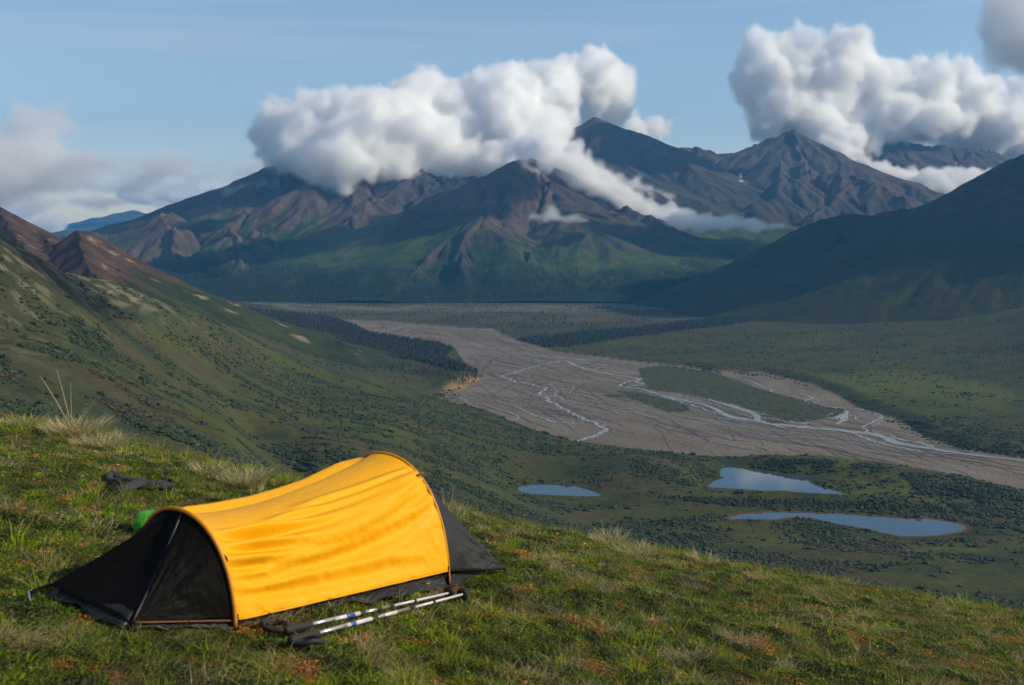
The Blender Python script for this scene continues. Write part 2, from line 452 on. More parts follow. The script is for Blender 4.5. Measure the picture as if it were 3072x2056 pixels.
ctrl += [at_y(*c) for c in [
    (3072, 905, 4300), (3400, 850, 4000), (3072, 1000, 3600), (2700, 960, 4300), (3300, 1000, 3300), (3400, 1150, 2700), (3072, 1150, 2900), (2000, 895, 6300),
    (0, 900, 1250), (0, 1050, 1010), (0, 1200, 790), (300, 900, 1620), (300, 1000, 1380), (300, 1130, 1060), (300, 1230, 880), (300, 1330, 720), (-300, 900, 1100), (-300, 1200, 700),
    (600, 1000, 2150), (600, 1100, 1680), (600, 1250, 1180), (600, 1350, 860), (600, 1450, 640), (900, 1150, 2300), (900, 1230, 1750), (900, 1310, 1330), (900, 1370, 1050), (900, 1450, 800),
    (1200, 1200, 2250), (1200, 1290, 1800), (1200, 1370, 1480), (1200, 1440, 1260), (1200, 1530, 1000), (1450, 1420, 1640), (1500, 1520, 1380), (1500, 1600, 1150), (1900, 1580, 1480),
    (1900, 1650, 1290), (2300, 1640, 1370), (2300, 1720, 1190), (2700, 1680, 1290), (2700, 1780, 1100), (3072, 1720, 1240), (3072, 1840, 1050), (3400, 1850, 1000), (3300, 1720, 1230)]]
ctrl += [(x, y, z) for x, y, z in [(-120, 250, 340), (0, 250, 320), (120, 250, 280), (-250, 450, 345), (-60, 450, 285), (100, 450, 220), (250, 450, 150), (0, 700, 205), (250, 700, 120), (450, 700, 70), (300, 900, 70), (500, 900, 40), (600, 700, 30), (800, 900, 20), (150, 250, 225), (210, 330, 160), (300, 450, 100), (80, 130, 290), (-80, 130, 330)]]
ctrl = np.array(ctrl)

def q_of(x, y):
    y = np.maximum(y, 30.0)
    return np.stack([x / y * 1.6, np.log(y)], -1)
CQ = q_of(ctrl[:, 0], ctrl[:, 1])
def _tps(d2): return d2 * np.log(d2 + 1e-12) * 0.5
n_ = len(CQ)
K = _tps(((CQ[:, None] - CQ[None]) ** 2).sum(-1)) + np.eye(n_) * 2.5e-4
Pm = np.c_[np.ones(n_), CQ]
Am = np.zeros((n_ + 3, n_ + 3)); Am[:n_, :n_] = K; Am[:n_, n_:] = Pm; Am[n_:, :n_] = Pm.T
W = np.linalg.solve(Am, np.r_[ctrl[:, 2], 0, 0, 0])

bed = [(1020, 959), (1169, 965), (1332, 980), (1481, 989), (1553, 1021), (1663, 1054), (1928, 1088), (2056, 1100), (2132, 1115), (2283, 1118), (2434, 1152), (2510, 1183), (2586, 1228), (2707, 1262),
       (2767, 1304), (2888, 1349), (3072, 1376), (3400, 1410), (3400, 1530), (3072, 1478), (2888, 1436), (2661, 1402), (2359, 1372), (2132, 1372), (1981, 1357), (1829, 1342), (1723, 1326), (1618, 1296),
       (1527, 1262), (1451, 1228), (1376, 1213), (1315, 1198), (1345, 1183), (1413, 1152), (1451, 1130), (1413, 1115), (1376, 1062), (1368, 1047), (1319, 1029), (1191, 1014), (1105, 995), (1075, 978)]
BED = zpoly(bed)
ISL = [zpoly([P3(*p) for p in q]) for q in (
    [(810, 340), (900, 325), (1100, 352), (1200, 385), (1300, 420), (1450, 460), (1560, 490), (1640, 500), (1600, 530), (1450, 555), (1300, 528), (1200, 480), (1000, 440), (850, 420), (835, 390)],
    [(725, 425), (850, 440), (1000, 480), (1030, 510), (930, 512), (780, 458)], [(670, 440), (740, 440), (770, 456), (690, 452)], [(1300, 540), (1400, 545), (1420, 560), (1330, 556)])]
ponds = {
    1: [P3(*p) for p in [(330, 815), (345, 806), (400, 800), (480, 801), (520, 803), (525, 812), (560, 806), (600, 815), (640, 828), (672, 845), (600, 846), (480, 840), (390, 836), (345, 828)]],
    2: [P3(*p) for p in [(1140, 735), (1180, 731), (1230, 737), (1290, 742), (1400, 760), (1500, 768), (1510, 776), (1490, 790), (1530, 808), (1600, 825), (1633, 842), (1540, 843), (1440, 830), (1400, 822), (1330, 824), (1200, 815), (1085, 808), (1110, 785), (1155, 772), (1135, 762)]],
    3: [P3(*p) for p in [(1160, 934), (1220, 918), (1330, 908), (1450, 908), (1600, 916), (1750, 926), (1880, 937), (1960, 935), (2060, 950), (2120, 966), (2100, 985), (2040, 996), (1940, 1003), (1860, 1004), (1790, 990), (1690, 968), (1570, 950), (1520, 935), (1470, 930), (1400, 932), (1370, 938), (1240, 936)]]}
PONDS = {k: zpoly(v, POND[k]) for k, v in ponds.items()}

mounds = [(*at_z(2420, 1402, 14)[:2], 17, 110, 55, .1), (*at_z(2250, 1388, 14)[:2], 10, 60, 35, .1), (*at_z(2720, 1435, 12)[:2], 17, 140, 50, -.5), (*at_z(2980, 1500, 10)[:2], 20, 130, 60, -.5),
          (*at_z(1930, 1410, 26)[:2], 20, 110, 95, .4), (*at_z(2080, 1440, 26)[:2], 14, 60, 40, .4), (*at_z(2500, 1515, 20)[:2], 15, 230, 24, -.12), (*at_z(2150, 1510, 22)[:2], 10, 150, 26, 0)]

def valley_parts(x, y):
    sh = x.shape; x = x.ravel(); y = y.ravel()
    q = q_of(x, y); z = np.empty(len(x))
    for i in range(0, len(x), 60000):
        s = slice(i, i + 60000)
        d2 = ((q[s, None] - CQ[None]) ** 2).sum(-1)
        z[s] = _tps(d2) @ W[:n_] + W[n_] + q[s] @ W[n_ + 1:]
    inb = inside(x, y, BED)
    near_b = (y > 1300) & (y < 6200)
    db = np.full(len(x), 900.0)
    for i in range(0, len(x), 100000):
        s = slice(i, i + 100000)
        db[s] = np.minimum(900, poly_dist(x[s], y[s], BED))
    db = np.where(inb, -db, db)
    for mx, my, mh, ra, rb, rot in mounds:
        c_, s_ = math.cos(rot), math.sin(rot)
        dx, dy = (x - mx) * c_ + (y - my) * s_, -(x - mx) * s_ + (y - my) * c_
        z = z + mh * np.exp(-((dx / ra) ** 2 + (dy / rb) ** 2))
    far = smooth(0, 60, db) * smooth(6500, 5600, y)
    hill = smooth(20, 200, z)
    z = z + far * ((2.4 + 5 * hill) * fbm(x / 260, y / 260, 5, 101) + (1.3 + 1.6 * hill) * fbm(x / 60, y / 60, 4, 102) + 12 * hill * fbm(x / 620, y / 620, 3, 103))
    # gullies running down the left hillside
    g = fbm(x / 150 + y / 900, y / 900 + 3, 3, 105, ridged=True)
    z = z - 5 * hill * far * smooth(.25, .9, g)
    rav = poly_dist(x, y, [at_y(760, 1290, 1500)[:2], at_y(840, 1330, 1270)[:2], at_y(900, 1370, 1080)[:2], at_y(1000, 1410, 900)[:2]], closed=False)
    z = z - 30 * np.exp(-(rav / 50) ** 2)
    z = np.where(db < 60, np.minimum(z, np.maximum(z, 0)) * smooth(0, 45, db) + np.where(db > 0, 2.5 * smooth(0, 6, db), 0), z)
    isl = np.zeros(len(x), bool)
    for p in ISL: isl |= inside(x, y, p)
    z = np.where(db <= 0, -0.3 + 0.25 * fbm(x / 30, y / 30, 3, 106) + isl * 0.9, z)
    pd = np.full(len(x), 900.0)
    for k, p in PONDS.items():
        d = np.minimum(900, poly_dist(x, y, p)); i_ = inside(x, y, p); d = np.where(i_, -d, d)
        sgn = np.where(d < 0, -1.5 * smooth(0, -8, d), 0.25 + 1.2 * smooth(0, 25, d))
        w = smooth(55, 4, d)
        z = z * (1 - w) + (POND[k] + sgn) * w
        pd = np.minimum(pd, d)
    return [a.reshape(sh) for a in (z, db, isl.astype(float), pd, hill)]

def cover(x, y, z, slope):
    """Tundra: olive sedge, grey willow, brown dwarf birch, lush green in hollows."""
    st = fbm(x / 420 + 7, y / 260, 4, 201)
    a = fbm(x / 170, y / 120, 5, 202); b = fbm(x / 40, y / 40, 4, 203)
    olive = C3(.066, .072, .022); lush = C3(.075, .095, .014); willow = C3(.036, .052, .026); birch = C3(.075, .058, .036); pale = C3(.10, .105, .040)
    c = lerp3(np.broadcast_to(olive, x.shape + (3,)), lush, smooth(0.0, .5, st))
    c = lerp3(c, birch, smooth(.05, .35, a + .3 * b) * .75)
    c = lerp3(c, willow, smooth(.0, .35, -a + .5 * b) * .9)
    c = lerp3(c, pale, smooth(.3, .6, fbm(x / 300, y / 200, 4, 204) + .25 * b) * .5)
    return c * (.86 + .24 * b)[..., None]

yy = 1.0 / np.linspace(1 / 7200, 1 / 1000, 380)
yy = np.concatenate([np.exp(np.linspace(math.log(60), math.log(1000), 90))[:-1], yy[::-1]])
aa = np.linspace(-0.60, 0.60, 960)
VA, VY = np.meshgrid(aa, yy); VX = VA * VY
VZ, DB, ISM, PD, HILL = valley_parts(VX, VY)
dzy = np.gradient(VZ, axis=0) / np.gradient(VY, axis=0)
dzx = np.gradient(VZ, axis=1) / np.gradient(VX, axis=1)
VS = np.hypot(dzx, dzy)
vc = cover(VX, VY, VZ, VS)
# dry pale ribs and dark peat on the upper left shoulder
up = smooth(290, 380, VZ + 25 * fbm(VX / 120, VY / 120, 4, 211))
st = smooth(.02, .32, fbm(VX / 38, VY / 30, 5, 212))
vc = lerp3(vc, lerp3(np.broadcast_to(C3(.035, .038, .018), vc.shape), C3(.20, .175, .12), st * .8), up * .75)
cr = poly_dist(VX, VY, [at_y(*q)[:2] for q in crest[1:9]], closed=False)
vc = lerp3(vc, C3(.21, .185, .12), smooth(130, 20, cr + 60 * fbm(VX / 90, VY / 90, 3, 216)) * smooth(-.05, .3, fbm(VX / 14, VY / 50, 4, 217)) * .75)
# broad wooded plain beyond the bend, pale gravel strip at the mountains' foot
plain = smooth(4300, 5000, VY) * smooth(40, 15, VZ)
vc = lerp3(vc, lerp3(np.broadcast_to(C3(.062, .066, .034), vc.shape), C3(.10, .092, .06), smooth(-.2, .4, fbm(VX / 500, VY / 130, 4, 213))), plain * .8)
strip = smooth(.10, .45, 1 - abs((VY - 5620 - 60 * fbm(VX / 900, VY * 0, 2, 214)) / 260)) * smooth(-2500, -1900, VX) * plain
vc = lerp3(vc, C3(.17, .145, .11), strip * .8 * smooth(-.4, .3, fbm(VX / 300, VY / 60, 3, 215)))
# riverbed
bedm = smooth(2.0, -3.0, DB) * (1 - ISM * .85)
gr = fbm(VX / 160 + VY / 300, VY / 160, 5, 221)
bedc = lerp3(np.broadcast_to(C3(.138, .112, .084), vc.shape), C3(.205, .172, .136), np.clip(gr + .5, 0, 1))
bedc = lerp3(bedc, C3(.14, .115, .06), smooth(.15, .5, fbm(VX / 220, VY / 220, 3, 222)) * .35)
bedc = lerp3(bedc, C3(.20, .11, .06), smooth(30, 5, -DB) * smooth(.0, .3, fbm(VX / 200, VY / 200, 3, 223)) * .6)
vc = lerp3(vc, bedc, bedm)
vc = lerp3(vc, C3(.055, .068, .032), ISM * smooth(2, -3, DB) * .85 * smooth(-.45, .1, fbm(VX / 30, VY / 40, 4, 226)))
# lush yellow-green sedge meadows: right of the gravel and round the middle pond
for poly_, zz in (([(2450, 1120), (2700, 1115), (2950, 1150), (3072, 1190), (3000, 1215), (2750, 1190), (2560, 1175)], 14), ([(2560, 1440), (2700, 1450), (2860, 1500), (3000, 1540), (2850, 1535), (2600, 1500), (2480, 1490)], 15),
                  ([(2200, 1600), (2600, 1640), (2900, 1640), (2700, 1680), (2300, 1660)], 30), ([(2420, 1395), (2560, 1400), (2620, 1430), (2500, 1425)], 16)):
    pz = zpoly(poly_, zz)
    dd = np.where(inside(VX, VY, pz), -1, 1) * np.minimum(400, poly_dist(VX, VY, pz))
    vc = lerp3(vc, C3(.100, .115, .020), smooth(45, -40, dd + 60 * fbm(VX / 60, VY / 50, 4, 227)) * .6)
# rusty mud rims of the third pond, orange cut bank
P3D = np.minimum(900, poly_dist(VX, VY, PONDS[3]))
vc = lerp3(vc, C3(.15, .055, .03), smooth(9, 3, P3D + 5 * fbm(VX / 25, VY / 25, 3, 224)) * .85)
cb = poly_dist(VX, VY, zpoly([(1330, 1178), (1400, 1150), (1440, 1135)], 4), closed=False)
vc = lerp3(vc, C3(.26, .15, .07), smooth(32, 8, cb) * smooth(-.25, .15, fbm(VX / 25, VY / 25, 3, 225)) * (DB > -2))
m_val = terrain_mat('tundra_cover', 7.0, 2.6, 0.62, 10.0)
valley = mesh_np('valley_floor', np.stack([VX, VY, VZ], -1).reshape(-1, 3), grid_faces(*VX.shape), m_val, cols=vc.reshape(-1, 3))
tag(valley, kind='structure')
def vz(x, y):                                      # quick height lookup on the built grid
    x = np.asarray(x, float); y = np.asarray(y, float)
    r = np.interp(y, yy, np.arange(len(yy))); c = np.interp(x / y, aa, np.arange(len(aa)))
    r = np.clip(r, 0, len(yy) - 1.001); c = np.clip(c, 0, len(aa) - 1.001)
    i, j = r.astype(int), c.astype(int); a, b = r - i, c - j
    return (VZ[i, j] * (1 - b) + VZ[i, j + 1] * b) * (1 - a) + (VZ[i + 1, j] * (1 - b) + VZ[i + 1, j + 1] * b) * a

# side hills: own ridge grids
def side_hill(name, ridges, box, step, az_rng, y_rng, shape, colour, cell, amp, seed, spurs=None, sink=2.0, lower=None, power=1.6):
    x0, x1, y0, y1 = box
    xs, ys = np.arange(x0, x1, step), np.arange(y0, y1, step)
    X, Y = np.meshgrid(xs, ys)
    rr_ = list(ridges)
    if spurs: rr_ += branch_out(ridges, *spurs, seed=seed)
    H = ridge_field(X, Y, rr_, warp=25, seed=seed, power=power)
    H, e = erode(H, X, Y, step, cell, amp, 4, seed, slope_ref=.4)
    H += (step * .45) * fbm(X / 70, Y / 70, 4, seed + 5, ridged=True) * smooth(.15, .5, np.hypot(*np.gradient(H, step)))
    H -= sink
    edge = np.minimum(np.minimum(X - x0, x1 - X), np.minimum(Y - y0, y1 - Y)); H = H * smooth(2 * step, 300, edge) - 40 * smooth(300, 0, edge)
    if lower is not None: H = H - lower(X, Y)
    gy, gx = np.gradient(H, step); S = np.hypot(gx, gy)
    L = H - (np.roll(H, 3, 0) + np.roll(H, -3, 0) + np.roll(H, 3, 1) + np.roll(H, -3, 1)) / 4
    Cc = colour(X, Y, H, S, L, e)
    a_ = np.linspace(*az_rng, shape[1]); r_ = np.linspace(*y_rng, shape[0])
    AA, YY = np.meshgrid(a_, r_); XX = AA * YY
    def bl(A):
        fx = np.clip((XX - x0) / step, 0, len(xs) - 1.001); fy = np.clip((YY - y0) / step, 0, len(ys) - 1.001)
        i, j = fx.astype(int), fy.astype(int); a, b = fx - i, fy - j
        return (A[j, i] * (1 - a) + A[j, i + 1] * a) * (1 - b) + (A[j + 1, i] * (1 - a) + A[j + 1, i + 1] * a) * b
    Z = bl(H)
    c = np.stack([bl(Cc[..., k]) for k in range(3)], -1).reshape(-1, 3)
    o = mesh_np(name, np.stack([XX, YY, Z], -1).reshape(-1, 3), grid_faces(*XX.shape), terrain_mat(name + '_cover', 12.0, 4.0, .35, 24.0), cols=c)
    tag(o, kind='structure')
    return o, bl, H

def red_cols(X, Y, H, S, L, e):
    b = fbm(X / 45, Y / 45, 4, 301); a = fbm(X / 200, Y / 200, 4, 302)
    red = lerp3(C3(.045, .030, .023), C3(.105, .060, .040), np.clip(.5 + b, 0, 1))
    tan = C3(.26, .20, .14)
    g = lerp3(C3(.016, .028, .010), C3(.046, .056, .018), np.clip(.5 + a + .4 * b, 0, 1))
    hi = smooth(245, 330, H + 40 * a + 20 * b - (X + 900) * .03)
    c = lerp3(g, red, hi)
    c = lerp3(c, tan, smooth(.33, .50, fbm(X / 70, Y / 70, 5, 303) + .2 * b) * smooth(.25, .4, S) * .9)
    c = lerp3(c, C3(.03, .026, .026), smooth(1.2, 3, L) * hi * .6)
    return c
redh = [
    (RP((158, 736, 3150), (239, 691, 3200), (253, 696, 3210), (293, 716, 3260), (344, 744, 3330), (387, 769, 3400), (435, 799, 3480), (494, 827, 3580), (546, 854, 3660), (593, 872, 3720), (633, 896, 3780), (672, 918, 3830),
        (712, 936, 3880), (760, 966, 3920), (830, 1004, 3950)), .62),
    (RP((239, 692, 3200), (245, 735, 2980), (262, 790, 2780), (300, 840, 2600)), .7),
    (RP((344, 744, 3330), (330, 790, 3050), (390, 850, 2800)), .6),
    (RP((494, 827, 3580), (500, 870, 3300), (560, 920, 3050)), .55),
    (RP((-400, 470, 3700), (-150, 560, 3650), (0, 625, 3600), (24, 641, 3590), (51, 655, 3580), (58, 666, 3570), (95, 680, 3560), (126, 696, 3550), (138, 708, 3540), (174, 716, 3530), (200, 740, 3480)), .62),
    (RP((0, 625, 3600), (30, 690, 3250), (70, 740, 3000), (120, 790, 2750)), .62), (RP((126, 696, 3550), (160, 740, 3150)), .6)]
red_hill, red_bl, _ = side_hill('red_hill', redh, (-3500, 200, 1500, 5400), 7.0, (-.60, -.05), (2100, 4700), (300, 460), red_cols, 190, 9, 31, spurs=(1.6, 240, .4))

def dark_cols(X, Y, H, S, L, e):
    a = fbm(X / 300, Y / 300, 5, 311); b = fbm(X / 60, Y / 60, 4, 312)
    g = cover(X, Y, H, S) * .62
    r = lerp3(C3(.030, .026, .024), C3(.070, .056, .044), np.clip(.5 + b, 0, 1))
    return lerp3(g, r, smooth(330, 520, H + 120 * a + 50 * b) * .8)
darkr = [
    (RP((3900, 200, 5600), (3600, 270, 5550), (3300, 370, 5450), (3160, 425, 5380), (3072, 459, 5330), (3030, 478, 5370), (2989, 503, 5420), (2910, 557, 5530), (2858, 590, 5600), (2818, 610, 5650), (2805, 607, 5660),
        (2753, 616, 5720), (2700, 627, 5770), (2648, 632, 5820), (2602, 642, 5860), (2556, 636, 5900), (2530, 640, 5920), (2464, 655, 5970), (2412, 675, 6010), (2360, 715, 6050), (2281, 760, 6090), (2229, 793, 6110), (2163, 830, 6130),
        (2097, 858, 6150), (2019, 884, 6150), (1930, 903, 6150)), .60),
    (RP((2818, 610, 5650), (2870, 700, 5250), (2840, 780, 5000), (2740, 840, 4750), (2620, 885, 4650)), .60),
    (RP((3160, 425, 5380), (3230, 600, 4900), (3150, 740, 4600), (3020, 850, 4400)), .60),
    (RP((2530, 640, 5920), (2500, 730, 5600), (2400, 800, 5450), (2280, 860, 5350)), .60)]
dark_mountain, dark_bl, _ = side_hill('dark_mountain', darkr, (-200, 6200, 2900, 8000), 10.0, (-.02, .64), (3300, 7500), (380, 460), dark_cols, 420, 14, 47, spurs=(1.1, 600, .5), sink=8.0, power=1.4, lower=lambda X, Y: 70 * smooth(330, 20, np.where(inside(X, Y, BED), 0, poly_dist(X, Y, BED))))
# ------------------------------------------------------------------ haze and clouds
def vol_mat(name, color, density, aniso=0.0):
    t = NT(name)
    v = t.n('ShaderNodeVolumePrincipled')
    v.inputs['Color'].default_value = (*color, 1)
    v.inputs['Density'].default_value = density
    v.inputs['Anisotropy'].default_value = aniso
    t.link(v.outputs[0], t.out.inputs['Volume'])
    return t.m
def box_mesh(name, lo, hi, mat):
    v = [(x, y, z) for x in (lo[0], hi[0]) for y in (lo[1], hi[1]) for z in (lo[2], hi[2])]
    f = [(0, 1, 3, 2), (4, 6, 7, 5), (0, 4, 5, 1), (2, 3, 7, 6), (0, 2, 6, 4), (1, 5, 7, 3)]
    return mesh_np(name, v, f, mat, smooth_on=False)
haze = box_mesh('haze', (-24000, -1500, -60), (24000, 31000, 3200), vol_mat('haze_air', (0.13, 0.47, 1.0), 2.7e-5, 0.1))
tag(haze, kind='stuff')

ico_bm = bmesh.new(); bmesh.ops.create_icosphere(ico_bm, subdivisions=2, radius=1.0)
ICO_V = np.array([v.co[:] for v in ico_bm.verts]); ICO_F = np.array([[v.index for v in f.verts] for f in ico_bm.faces]); ico_bm.free()

def cloud(name, label, blobs, dens, voxel, seed, children=(16, 9), child_r=(.42, .36), disp=0.0, group=None, colr=(1, 1, 1), up=.25, band=130, wisp=.7, soft=.35, world=False, grow=1.0):
    """blobs: (u, v, y, radius in metres[, vertical squash]) -> cauliflower of ever smaller puffs, one closed body of cloud."""
    r = np.random.default_rng(seed)
    P = []; R = []; S = []
    for b in blobs:
        c = np.array(b[:3] if world else at_y(*b[:3])); P.append(c); R.append(b[3] * grow); S.append(b[4] if len(b) > 4 else 1.0)
    P, R, S = np.array(P), np.array(R, float), np.array(S, float)
    allP, allR, allS = [P], [R], [S]
    for n, fr in zip(children, child_r):
        k = len(P)
        d = r.normal(size=(k, n, 3)); d[..., 2] += up; d /= np.linalg.norm(d, axis=-1, keepdims=True)
        d[..., 2] *= S[:, None]
        fr_ = fr * r.uniform(.6, 1.35, (k, n))
        NP = P[:, None] + d * (R[:, None, None] * (1.0 - .25 * fr_[..., None]))
        NR = R[:, None] * fr_
        NS = np.repeat(S[:, None] * .5 + .5, n, 1)
        P, R, S = NP.reshape(-1, 3), NR.reshape(-1), NS.reshape(-1)
        allP.append(P); allR.append(R); allS.append(S)
    P, R, S = np.concatenate(allP), np.concatenate(allR), np.concatenate(allS)
    sc3 = np.stack([R, R, R * S], -1)
    V = (P[:, None] + ICO_V[None] * sc3[:, None]).reshape(-1, 3)
    Fc = (ICO_F[None] + (np.arange(len(P)) * len(ICO_V))[:, None, None]).reshape(-1, 3)
    t = NT(name + '_vapour')
    at = t.n('ShaderNodeAttribute', _attribute_name='density')
    tc = t.n('ShaderNodeTexCoord')
    nz = t.n('ShaderNodeTexNoise', Vector=tc.outputs['Object'], Scale=1.0 / (voxel * 5), Detail=6.0, Roughness=.7)
    n2 = t.n('ShaderNodeTexNoise', Vector=tc.outputs['Object'], Scale=1.0 / (voxel * 18), Detail=2.0, Roughness=.5)
    nn = t.math('ADD', t.math('MULTIPLY', nz.outputs[0], .62), t.math('MULTIPLY', n2.outputs[0], .38))
    e = t.math('MULTIPLY_ADD', nn, -1.0 * wisp, at.outputs['Fac'])
    e = t.n('ShaderNodeMapRange', i0=e, i1=-.5 * wisp + .02, i2=-.5 * wisp + .02 + soft); e.interpolation_type = 'SMOOTHSTEP'
    gate = t.n('ShaderNodeMapRange', i0=at.outputs['Fac'], i1=.03, i2=.25)
    de = t.math('MULTIPLY', t.math('MULTIPLY', e.outputs[0], gate.outputs[0]), dens)
    v = t.n('ShaderNodeVolumePrincipled', Density=de); v.inputs['Color'].default_value = (*colr, 1)
    v.inputs['Density Attribute'].default_value = ''
    v.inputs['Anisotropy'].default_value = 0.1
    t.link(v.outputs[0], t.out.inputs['Volume'])
    c0 = P.mean(0)
    src = mesh_np(name + '_shape', V - c0, Fc, None)
    COL.objects.unlink(src)
    m = src.modifiers.new('merge', 'REMESH'); m.mode = 'VOXEL'; m.voxel_size = voxel
    if disp:
        for j, (ts, ds) in enumerate(((voxel * 9, disp), (voxel * 4, disp * .5), (voxel * 2, disp * .25))):
            tx = bpy.data.textures.new('billow', 'CLOUDS'); tx.noise_scale = ts; tx.noise_depth = 2
            dm = src.modifiers.new('billow', 'DISPLACE'); dm.texture = tx; dm.texture_coords = 'LOCAL'; dm.strength = ds; dm.mid_level = .5
    vd = bpy.data.volumes.new(name); vd.materials.append(t.m)
    o = bpy.data.objects.new(name, vd); COL.objects.link(o); o.location = c0
    ng = bpy.data.node_groups.new(name, 'GeometryNodeTree')
    ng.interface.new_socket('Geometry', in_out='INPUT', socket_type='NodeSocketGeometry')
    ng.interface.new_socket('Geometry', in_out='OUTPUT', socket_type='NodeSocketGeometry')
    go = ng.nodes.new('NodeGroupOutput')
    oi = ng.nodes.new('GeometryNodeObjectInfo'); oi.inputs['Object'].default_value = src
    mv = ng.nodes.new('GeometryNodeMeshToVolume'); mv.resolution_mode = 'VOXEL_SIZE'
    mv.inputs['Density'].default_value = 1.0; mv.inputs['Voxel Size'].default_value = voxel
    mv.inputs['Interior Band Width'].default_value = band
    sm = ng.nodes.new('GeometryNodeSetMaterial'); sm.inputs['Material'].default_value = t.m
    ng.links.new(oi.outputs['Geometry'], mv.inputs['Mesh']); ng.links.new(mv.outputs[0], sm.inputs[0]); ng.links.new(sm.outputs[0], go.inputs[0])
    gm = o.modifiers.new('vapour', 'NODES'); gm.node_group = ng
    tag(o, label, 'cloud', group)
    return o

CB = 'cumulus clouds over the mountains'
cloud('cumulus_cloud', 'broad white cumulus bank draped over the left and central summits', [
    (850, 370, 9400, 190), (800, 400, 9400, 150), (900, 420, 9200, 230), (960, 370, 9400, 200), (1010, 470, 9000, 200), (1080, 500, 8950, 130), (1060, 400, 9300, 240), (1150, 340, 9600, 210), (1220, 320, 9800, 230),
    (1290, 290, 9900, 210), (1330, 300, 9900, 150), (1250, 430, 9500, 220), (1320, 440, 9500, 200), (1400, 400, 9900, 200), (1480, 340, 10100, 260), (1500, 290, 10200, 190), (1560, 400, 9900, 300), (1640, 330, 10800, 290),
    (1660, 250, 10900, 210), (1760, 230, 11500, 230), (1800, 190, 11600, 150), (1830, 270, 11700, 210), (1800, 340, 11800, 230), (1870, 240, 11800, 120), (1900, 400, 12200, 170), (1940, 420, 12400, 140), (1660, 430, 9700, 170), (1620, 470, 9400, 200), (1480, 500, 9300, 140), (1560, 520, 9100, 110),
    (1740, 520, 9000, 130), (1800, 560, 8900, 140), (1880, 590, 8850, 125), (1950, 610, 8800, 110), (2020, 625, 8800, 95), (1690, 480, 9200, 130), (920, 330, 9500, 130), (1430, 250, 10000, 110), (1100, 330, 9500, 140),
    (1700, 540, 9000, 120), (1760, 570, 8950, 130), (1840, 610, 8900, 130), (1900, 640, 8850, 120), (1990, 650, 8800, 110), (1560, 300, 10100, 200), (1130, 470, 9300, 170), (1200, 500, 9200, 130), (1390, 480, 9500, 170),
    (2060, 660, 8700, 80), (2120, 655, 8700, 60), (1560, 200, 10200, 80), (1870, 215, 11700, 100), (1970, 390, 12400, 130), (790, 470, 9300, 90), (860, 490, 9200, 110), (940, 520, 9000, 100), (1040, 560, 8850, 70)],
    .021, 22, 1, disp=130, band=190, wisp=2.0, soft=.5, grow=1.26, group=CB)
cloud('cumulus_cloud', 'tall white cumulus mass with grey underside above the right-hand summits', [
    (2290, 200, 11500, 230), (2350, 160, 11600, 190), (2430, 180, 11600, 230), (2520, 180, 11600, 240), (2240, 270, 11500, 170), (2360, 290, 11600, 290), (2480, 300, 11800, 330), (2600, 240, 11800, 230), (2300, 360, 11500, 200), (2620, 340, 11900, 330),
    (2740, 260, 12000, 230), (2780, 320, 12100, 330), (2880, 220, 12200, 150), (2900, 280, 12200, 240), (2950, 370, 12600, 320), (3050, 330, 12600, 260), (3040, 440, 12900, 250), (2480, 390, 11300, 170), (2560, 420, 11100, 130), (2700, 400, 13200, 260), (2860, 420, 13400, 230), (3160, 400, 12800, 260), (2400, 380, 11700, 170)],
    .021, 25, 2, disp=140, band=210, wisp=2.0, soft=.5, grow=1.3, group=CB)
cloud('cloud_bank', 'bright cloud tongue spilling down between the right summits behind the dark slope', [
    (2540, 430, 10800, 110), (2530, 480, 10600, 110), (2520, 520, 10500, 110), (2570, 550, 10300, 130), (2640, 565, 10200, 130), (2700, 580, 10100, 130), (2770, 580, 10000, 130), (2840, 565, 10000, 110), (2900, 550, 10000, 90), (2740, 540, 10300, 80), (2960, 530, 10000, 60), (2640, 520, 10400, 70), (2480, 440, 10700, 80)],
    .018, 16, 3, disp=60, band=90, wisp=1.2, soft=.5, grow=1.5, group=CB)
cloud('cloud_bank', 'long white cloud tongue draped diagonally in front of the high peak', [
    (1600, 500, 8350, 90), (1650, 480, 8350, 120), (1700, 520, 8300, 130), (1660, 540, 8250, 60), (1740, 550, 8200, 130), (1790, 580, 8150, 120), (1840, 600, 8100, 120), (1890, 620, 8000, 110), (1940, 635, 7950, 105), (1990, 645, 7900, 100), (2050, 655, 7850, 90),
    (1780, 530, 8350, 90), (1850, 560, 8300, 60), (1600, 520, 8150, 50), (1560, 500, 8200, 60), (1920, 590, 8150, 45), (1720, 470, 8500, 120), (2010, 610, 8000, 40), (1700, 590, 8050, 45), (1565, 465, 8150, 75), (1635, 492, 8060, 70), (1600, 450, 8200, 70)],
    .016, 16, 12, disp=50, group=CB, band=85, wisp=1.0, soft=.5)
cloud('stratus_strip', 'thin flat cloud strip lying low in the valley below the high peak', [
    (1960, 655, 7800, 95, .6), (2040, 660, 7600, 100, .5), (2110, 668, 7600, 100, .5), (2180, 674, 7600, 95, .45), (2250, 678, 7600, 85, .42), (2320, 680, 7600, 65, .42), (2380, 683, 7600, 45, .42)],
    .014, 14, 4, disp=40, band=55, wisp=1.1, soft=.6, grow=1.2, group=CB, up=0)
cloud('cloud_wisp', 'small pale wisp hanging in front of the central pyramid mountain', [
    (1610, 650, 6900, 55, .6), (1660, 646, 6900, 75, .65), (1710, 655, 6900, 65, .6), (1755, 660, 6900, 40, .5), (1650, 620, 6950, 40, .7)], .008, 10, 5, disp=35, band=60, wisp=1.3, soft=.7, group=CB, up=0)
